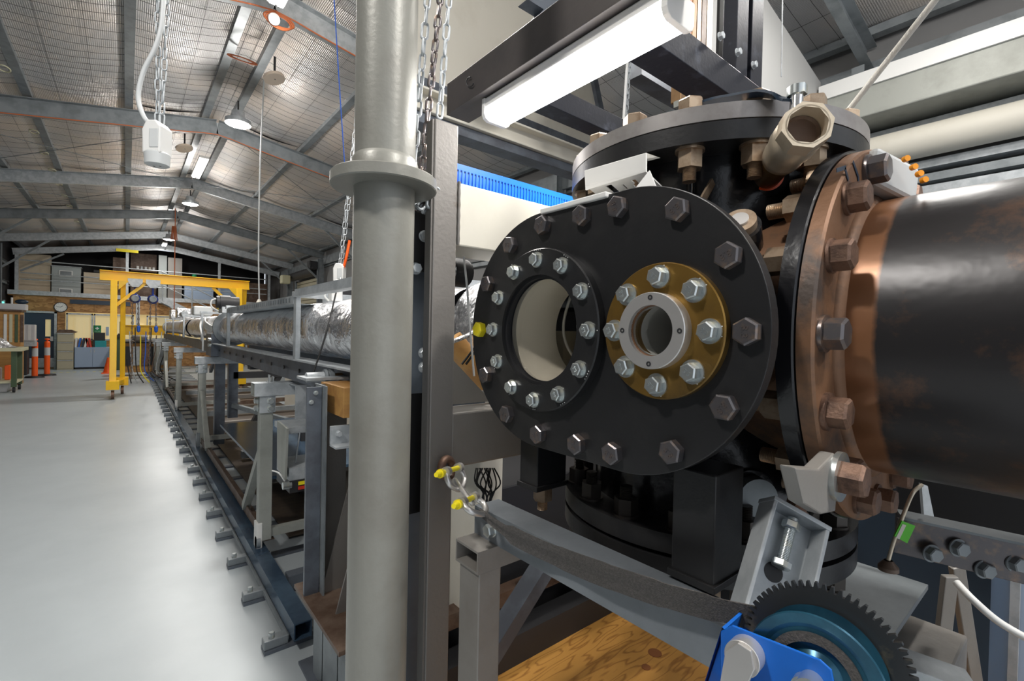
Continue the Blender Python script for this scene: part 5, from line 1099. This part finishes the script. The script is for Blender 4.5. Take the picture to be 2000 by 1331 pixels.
# yellow lifting frame on castors
g = T('yellow_lifting_frame', 'yellow mobile lifting frame standing over the far end of the tube', 'gantry', (.9, 12.4, 0))
MB().ibeam((-.42, 12.4, 2.43), (2.2, 12.4, 2.43), .14, .2, .014, .012, (0, 0, 1)).build('top_beam', 'yellow', g, bevel=.002)
cast = lambda p: (MB().lathe(V(p)+V((-.025, 0, .09)), (1, 0, 0), [(0, 0), (0, .085), (.05, .085), (.05, 0)], 24).build('wheel', 'bolt_rust', g), MB().prism([(-.05, .07), (.05, .07), (.06, .2), (-.06, .2)], V(p)+V((-.032, .0, 0)), (0, 1, 0), (0, 0, 1), (.006, 0, 0)).build('castor_fork', 'zinc', g))
for x_, s_ in ((-.2, 1), (1.98, -1)):
    for y_ in (12.0, 12.85):
        w_ = .075 if y_ < 12.5 else .06; x_ += .14 if y_ > 12.5 else 0
        MB().bar((x_, y_, .2), (x_, 12.33 if y_ < 12.5 else 12.5, 2.33), w_*2, w_*1.4, (1, 0, 0)).build('leg', 'yellow', g, bevel=.004)
        MB().box(x_-.1, y_-.09, .19, x_+.1, y_+.09, .36).build('foot', 'yellow', g, bevel=.004); cast((x_, y_, 0))
    x_ -= .14; MB().bar((x_, 12.0, .28), (x_+.14, 12.85, .28), .1, .08).build('base_rail', 'yellow', g)
    MB().bar((x_+s_*.04, 12.4, 1.85), (x_+s_*.5, 12.4, 2.33), .05, .06).build('brace', 'yellow', g)
    MB().prism([(0, 0), (s_*.16, 0), (0, -.18)], (x_+s_*.07, 12.2, 2.33), (1, 0, 0), (0, 0, 1), (0, .01, 0)).build('haunch', 'yellow', g)
sc = link_mesh('hoist_link', .06, .035, .007, 'darkmetal')
for x_, lab in ((.13, 'left blue chain hoist hanging from the yellow beam'), (.42, 'right blue chain hoist hanging from the yellow beam')):
    t = T('chain_hoist', lab, 'hoist', (x_, 12.4, 2.0))
    MB().prism([(-.12, 0), (.12, 0), (.12, -.08), (.05, -.17), (-.05, -.17), (-.12, -.08)], (x_, 12.31, 2.4), (1, 0, 0), (0, 0, 1), (0, .012, 0)).build('trolley_plate', 'galv', t); MB().prism([(-.12, 0), (.12, 0), (.12, -.08), (.05, -.17), (-.05, -.17), (-.12, -.08)], (x_, 12.48, 2.4), (1, 0, 0), (0, 0, 1), (0, .012, 0)).build('trolley_plate', 'galv', t)
    MB().tube([(x_, 12.4, 2.28), (x_, 12.4, 2.08)], .02, 8).build('hook', 'hoist', t)
    MB().sph((x_, 12.4, 2.0), .1, (.95, .9, .95)).build('body', 'hoist', t); MB().lathe((x_, 12.32, 2.0), (0, -1, 0), [(0, .07), (.04, .06), (.04, 0)], 20).build('hand_wheel_cover', 'galv_dark', t)
    chain(t, sc, (x_-.04, 12.36, 1.93), (x_-.05, 12.36, .35), .05); chain(t, sc, (x_+.05, 12.4, 1.93), (x_+.06, 12.4, 1.45), .05)
    MB().lathe((x_+.06, 12.4, 1.3), (0, 0, 1), [(0, 0), (.03, .03), (.12, .035), (.15, .015), (.15, 0)], 12).build('load_hook_block', 'cable_blue', t)
t = T('small_yellow_beam', 'low yellow I beam hung horizontally beyond the lifting frame', 'beam', (.5, 17, 1.3))
MB().ibeam((-.05, 17, 1.33), (1.2, 17, 1.33), .16, .28, .03, .02, (0, 0, 1)).build('beam', 'yellow', t); MB().box(-.15, 16.9, 1.1, -.05, 17.1, 1.55).build('end_plate', 'dark', t)
for i in range(9):
    tag(MB().tube(P_([(-.05+i*.11, 15.5, 1.2+.1*(i % 3)), (-.02+i*.1, 15.3, .8), (.05+i*.08, 15.2, .3), (.1+i*.12, 15.0, .02)], 5), .013, 5).build('loose_cable', ['cable_black', 'galv', 'cable_black', 'yellow_paint', 'cable_blue', 'cable_black', 'brown', 'galv', 'cable_black'][i]), '%s loose cable from the left at the far end of the tube' % ORD[i], 'cable', 'loose cables at the far end of the tube')
tag(MB().sph((.3, 17.7, 1.11), .19, (1, .6, .7), 10, 6).build('plastic_sheet_bundle', 'clear'), 'crumpled clear plastic bundle under the small yellow beam', 'bundle')
t = T('control_rack', 'brown backed equipment rack at the far end of the tube', 'rack', (.3, 17.6, 0)); MB().box(-.1, 17.5, .1, 1.0, 17.9, .95).build('case', 'timber', t, bevel=.01); MB().box(-.15, 17.45, .95, 1.1, 17.95, .99).build('top', 'dark', t)
for i in range(5): MB().box(-.05+i*.2, 17.44, .3, .1+i*.2, 17.5, .85).build('unit', ['dark', 'galv', 'bolt_rust', 'dark', 'galv_dark'][i], t)

# stairs to the mezzanine
t = T('mezzanine_stair', 'grey steel stair with double handrails rising to the mezzanine', 'stairs', (2.5, 20.8, 0))
for y_ in (20.3, 21.0): MB().bar((.9, y_, 2.4), (3.6, y_, 1.0), .03, .2).build('stringer', 'galv', t)
for i in range(8): MB().box(.95+i*.34, 20.3, 2.25-i*.177, 1.2+i*.34, 21.0, 2.28-i*.177).build('tread', 'galv_dark', t)
for dz_ in (.5, .95): MB().tube([(.9, 20.28, 2.4+dz_), (3.6, 20.28, 1.0+dz_)], .022, 8).build('handrail', 'galv', t)
for y_ in (20.3, 21.0): MB().box(3.5, y_-.03, 0, 3.56, y_+.03, 1.0).build('support_leg', 'galv', t)
for i in range(4): MB().tube([(.95+i*.85, 20.28, 2.35-i*.44), (.95+i*.85, 20.28, 3.33-i*.44)], .02, 6).build('baluster', 'galv', t)
tag(MB().box(2.7, YB-.1, 2.05, 3.05, YB-.08, 2.25).build('warning_board', 'yellow_paint'), 'small yellow and dark board under the mezzanine beside the stair', 'sign')

# mezzanine storage
def panel(x0, x1, z0, z1, mt, name, lab, cat, y=YB+.45, d=.3, grp=None): return tag(MB().box(x0, y, z0, x1, y+d, z1).build(name, mt, bevel=.006), lab, cat, grp)
panel(-2.72, -1.96, 2.4, 3.72, 'cartoncream', 'cream_cupboard', 'tall cream cupboard at the left end of the mezzanine', 'cupboard')
t = T('grey_locker', 'grey steel locker with two framed label windows on the mezzanine', 'locker', (-1.6, YB+.5, 2.4))
MB().box(-1.93, YB+.4, 2.4, -1.22, YB+.8, 3.37).build('body', 'boxgrey', t, bevel=.004); MB().box(-1.95, YB+.38, 3.37, -1.2, YB+.8, 3.4).build('top', 'galv', t)
for z_ in (2.45, 3.05):
    MB().box(-1.75, YB+.385, z_, -1.42, YB+.4, z_+.2).build('frame', 'white', t); MB().box(-1.725, YB+.38, z_+.025, -1.445, YB+.387, z_+.175).build('label_window', 'galv_dark', t)
MB().box(-1.93, YB+.39, 2.88, -1.22, YB+.4, 2.895).build('drawer_gap', 'dark', t)
panel(-1.15, -.42, 2.4, 3.25, 'cartoncream', 'cream_box', 'wide cream box on the mezzanine beside the grey locker', 'box')
panel(-.4, -.02, 2.4, 3.9, 'brown', 'brown_cupboard', 'dark brown cupboard behind the yellow beam end', 'cupboard', YB+.9)
panel(.9, 1.15, 2.4, 4.1, 'boxgrey', 'grey_door_panel', 'narrow grey panel leaning on the mezzanine', 'panel', YB+.6)
panel(1.18, 1.62, 2.4, 4.05, 'post', 'grey_double_cupboard', 'grey cupboard beside the narrow panel on the mezzanine', 'cupboard', YB+.6)
panel(1.68, 2.6, 2.4, 3.35, 'paleblue', 'blue_storage_box', 'pale blue partition left of the mezzanine post', 'box', YB+.3)
panel(2.82, 3.7, 2.4, 3.2, 'paleblue', 'blue_storage_box', 'blue partition right of the mezzanine post', 'box', YB+.3)
panel(3.75, 4.5, 2.4, 3.3, 'brown', 'brown_storage_box', 'brown box at the right end of the mezzanine', 'box', YB+.3)
for i in range(5): tag(MB().cyl((.3+i*.12, YB+1.2, 3.55), (.3+i*.12, YB+1.2, 3.68), .045, n=12).build('small_jar', ['white', 'galv', 'grey_light', 'cream', 'white'][i]), '%s pale jar from the left on the dark mezzanine shelf' % ORD[i], 'jar', 'jars on the dark mezzanine shelf')
t = T('dark_shelf', 'dark shelf unit at the back of the mezzanine', 'shelf', (.4, YB+1.2, 2.4)); MB().box(.1, YB+1.1, 3.5, .88, YB+1.5, 3.55).build('shelf_board', 'brown', t); MB().box(.1, YB+1.5, 2.4, .88, YB+1.52, 4.2).build('back', 'brown', t)
tag(MB().box(-.9, YB+.5, 3.27, -.7, YB+.7, 3.36).build('dark_device', 'dark', bevel=.01), 'small dark device lying on the wide cream box', 'device')
tag(MB().sph((2.0, YB+.5, 3.43), .08, n=10, m=6).build('green_ball', 'sign_green'), 'small green ball on the pale blue partition', 'ball')

# clock, first aid sign
t = T('wall_clock', 'round white wall clock in a black rim on the strand board', 'clock', (-1.67, YB-.02, 2.02)); c_ = V((-1.67, YB-.005, 2.01))
MB().lathe(c_, (0, -1, 0), [(0, 0), (0, .165), (.03, .165), (.03, .145)], 32).build('rim', 'dark', t); MB().cyl(c_+V((0, -.02, 0)), c_+V((0, -.026, 0)), .145, n=32).build('face', 'white', t)
MB().bar(c_+V((0, -.028, 0)), c_+V((.05, -.028, .05)), .012, .003, (0, 1, 0)).build('hour_hand', 'dark', t); MB().bar(c_+V((0, -.029, 0)), c_+V((-.11, -.029, .02)), .008, .003, (0, 1, 0)).build('minute_hand', 'dark', t)
for i in range(12): a = PI*i/6; MB().cyl(c_+V((.12*math.cos(a), -.026, .12*math.sin(a))), c_+V((.12*math.cos(a), -.028, .12*math.sin(a))), .008, n=6).build('hour_mark', 'dark', t)
t = T('first_aid_sign', 'green first aid sign with white cross in the office window', 'sign', (-.8, YB-.01, 1.25)); x_, z_ = -.77, 1.32
MB().box(x_-.1, YB-.02, z_-.12, x_+.1, YB-.015, z_+.12).build('board', 'sign_green', t)
MB().box(x_-.05, YB-.024, z_+.005, x_+.05, YB-.02, z_+.035).build('cross', 'white', t); MB().box(x_-.015, YB-.025, z_-.03, x_+.015, YB-.021, z_+.07).build('cross', 'white', t)
text('lettering', 'FIRST AID', .035, 'white', t, (x_, YB-.022, z_-.08), (1, 0, 0), (0, 0, 1), .002)
tag(MB().box(-.55, YB-.02, 1.1, -.47, YB-.015, 1.4).build('paper_notice', 'paleblue'), 'narrow pale notice taped to the office window', 'notice')

# furniture by the end wall
t = T('filing_cabinet', 'beige four drawer filing cabinet beside the navy door', 'cabinet', (-1.52, 20.9, 0))
MB().box(-1.71, 20.75, 0, -1.32, 21.2, 1.18).build('body', 'beige', t, bevel=.004)
for i in range(4): d_ = MB().box(-1.7, 20.735, .04+i*.285, -1.33, 20.75, .31+i*.285).build('drawer', 'beige', t, bevel=.003); MB().box(-1.7, 20.72, .285+i*.285, -1.33, 20.735, .31+i*.285).build('handle', 'galv', d_)
tag(MB().prism([(-.24, 0), (.2, 0), (.26, .03), (.12, .1), (-.16, .1)], (-1.5, 20.75, 1.18), (1, 0, 0), (0, 0, 1), (0, .35, 0)).build('dark_hood', 'brown'), 'dark angular hood lying on the filing cabinet', 'hood')
t = T('blue_cupboard', 'low pale blue two door cupboard under the office window', 'cupboard', (-.9, 20.9, 0)); MB().box(-1.3, 20.75, .06, -.42, 21.2, .72).build('body', 'paleblue', t, bevel=.004)
for a, b in ((-1.29, -.865), (-.855, -.43)): d_ = MB().box(a, 20.735, .07, b, 20.75, .71).build('door', 'paleblue', t, bevel=.003); q = b-.05 if a < -1 else a+.03; MB().box(q, 20.72, .55, q+.02, 20.735, .65).build('handle', 'galv', d_)
MB().box(-1.28, 20.8, 0, -.44, 21.2, .06).build('plinth', 'dark', t)
for i, (x_, c, h, tl) in enumerate(((-1.27, 'white', .3, .1), (-1.2, 'blue', .3, .25), (-1.12, 'navy', .3, .3), (-1.05, 'white', .28, .3), (-.97, 'red', .3, -.3), (-.9, 'red', .3, -.3), (-.83, 'dark', .25, 0))):
    o = MB().bar((x_, 20.85, .72), (x_+tl*h*.6, 20.85, .72+h), .2, .05, (1, 0, 0)).build('binder', c); tag(o, '%s binder standing on the blue cupboard' % {'white': 'white', 'blue': 'bright blue', 'navy': 'navy', 'red': 'red', 'dark': 'black'}[c] + {0: ' at its left end', 3: ' beside the red ones', 4: ' next to a white one', 5: ' next to the black one'}.get(i, ''), 'binder', 'binders on the blue cupboard')
tag(MB().box(-.82, 20.8, .72, -.52, 21.0, .93).build('teal_crate', 'teal', bevel=.01), 'teal plastic crate on the blue cupboard', 'crate')
t = T('old_monitor', 'dark monitor standing behind the teal crate', 'monitor', (-.7, 21.05, .95)); MB().box(-.85, 21.05, .93, -.56, 21.2, 1.2).build('case', 'dark', t, bevel=.01)
t = T('grey_bin', 'grey green tall cabinet half hidden by the yellow frame legs', 'cabinet', (-.2, 20, 0)); MB().box(-.27, 20, 0, -.05, 20.4, 1.05).build('body', 'green', t, bevel=.01); MB().prism([(-.12, 0), (.12, 0), (.1, .1), (-.05, .14)], (-.16, 19.95, 1.05), (1, 0, 0), (0, 0, 1), (0, .4, 0)).build('cover', 'dark', t)
t = T('traffic_cone', 'orange traffic cone beside the yellow frame leg', 'cone', (-.42, 18.7, 0)); MB().box(-.57, 18.55, 0, -.27, 18.85, .03).build('base', 'orange', t); MB().lathe((-.42, 18.7, .03), (0, 0, 1), [(0, .12), (.45, .025), (.45, 0)], 20).build('cone', 'orange', t)
for (x_, y_, lab) in ((-1.9, 17.9, 'left orange bollard with grey band'), (-1.72, 18.5, 'right orange bollard with grey band in front of the navy door')):
    t = T('bollard', lab, 'bollard', (x_, y_, 0)); MB().lathe((x_, y_, 0), (0, 0, 1), [(0, 0), (0, .2), (.04, .18), (.05, .08), (.05, 0)], 24).build('base', 'rubber', t)
    MB().lathe((x_, y_, .05), (0, 0, 1), [(0, .062), (.52, .062)], 24).build('post', 'orange', t); MB().lathe((x_, y_, .57), (0, 0, 1), [(0, .063), (.22, .063)], 24).build('band', 'grey_light', t); MB().lathe((x_, y_, .79), (0, 0, 1), [(0, .062), (.15, .062), (.17, .05), (.17, .02), (.2, .02), (.22, .06), (.25, .05), (.26, 0)], 24).build('head', 'orange', t)
# bench at left
t = T('green_workbench', 'green legged workbench with pale top at the left edge', 'workbench', (-2.2, 14.5, 0))
MB().box(-2.75, 14.0, .86, -1.68, 14.9, .93).build('top', 'benchtop', t, bevel=.005); MB().box(-2.7, 14.1, .2, -1.75, 14.8, .24).build('shelf', 'benchtop', t)
for x_ in (-2.6, -1.8):
    for y_ in (14.1, 14.75): MB().box(x_-.04, y_-.04, .12, x_+.04, y_+.04, .86).build('leg', 'green', t); MB().lathe((x_-.02, y_, .06), (1, 0, 0), [(0, 0), (0, .055), (.04, .055), (.04, 0)], 16).build('castor', 'rubber', t)
tag(wrap(0, 1, .1, 2).build('tmp', 'foil'), 'x', 'x') if False else None
b = MB(); n_, m_ = 14, 12; vs = []
for j in range(n_+1):
    for i in range(m_+1):
        u_, v_ = i/m_, j/n_; vs.append((-2.75+.95*u_, 14.1+.6*v_, .935+.28*math.sin(PI*min(1, u_*1.05+.02))**.7*math.sin(PI*v_)**.5*(1+.15*math.sin(u_*17+v_*11))))
tag(b.add(vs, [(j*(m_+1)+i, j*(m_+1)+i+1, (j+1)*(m_+1)+i+1, (j+1)*(m_+1)+i) for j in range(n_) for i in range(m_)], True).build('foil_wrapped_part', 'foil'), 'bulky foil wrapped part heaped on the green workbench', 'foil bundle')
t = T('plastic_tub', 'cloudy plastic tub on the floor at the left frame edge', 'tub', (-2.25, 15, 0)); MB().prism([(-.3, 0), (.22, 0), (.27, .22), (-.35, .22)], (-2.15, 14.3, 0), (1, 0, 0), (0, 0, 1), (0, .35, 0)).build('tub', 'clear', t, bevel=.01); MB().box(-2.52, 14.28, .21, -1.86, 14.67, .23).build('rim', 'clear', t)
tag(MB().box(-1.98, 14.4, .25, -1.9, 14.6, .55).build('orange_case', 'orange', bevel=.01), 'small orange case on the lower bench shelf', 'case') 
tag(MB().box(-2.5, 14.3, .24, -2.05, 14.7, .5).build('clear_bin', 'clear', bevel=.02), 'cloudy bin on the lower bench shelf', 'bin')
t = T('timber_cabinet', 'orange timber cabinet behind the workbench', 'cabinet', (-2.4, 16, 0)); MB().box(-2.72, 15.9, 0, -1.93, 16.4, 1.72).build('body', 'timber', t, bevel=.01)
for i in range(4): MB().box(-2.2+i*.09, 15.88, 1.0, -2.15+i*.09, 15.9, 1.65).build('slat', ['white', 'benchtop', 'green', 'brown'][i], t)
MB().box(-2.74, 15.85, 1.72, -1.9, 16.45, 1.76).build('top', 'brown', t)
t = T('top_tray', 'cloudy tray with white fittings on the timber cabinet', 'tray', (-2.2, 16, 1.76)); MB().box(-2.3, 15.95, 1.76, -1.85, 16.3, 1.9).build('tray', 'clear', t, bevel=.01); MB().cyl((-2.1, 16.1, 1.9), (-2.1, 16.1, 2.05), .02, n=10).build('fitting', 'white', t)
tag(MB().sph((-1.95, 16.2, 1.96), .12, (1, .8, .5), 10, 6).build('dark_bag', 'navy'), 'small dark bag on the timber cabinet corner', 'bag')
t = T('machine_cart', 'dark machine cart with a clear cover between bench and bollards', 'cart', (-2.15, 17.4, 0)); MB().box(-2.35, 17.5, .1, -2.0, 17.9, .85).build('body', 'dark', t, bevel=.02); MB().box(-2.15, 17.4, 1.0, -1.85, 17.7, 1.42).build('clear_cover', 'clear', t, bevel=.01)
for i in range(2): MB().box(-2.08+i*.1, 17.39, 1.02, -2.03+i*.1, 17.4, 1.4).build('cover_bar', 'white', t)
MB().box(-2.3, 17.45, .85, -1.85, 17.85, 1.0).build('head', 'galv', t, bevel=.01)
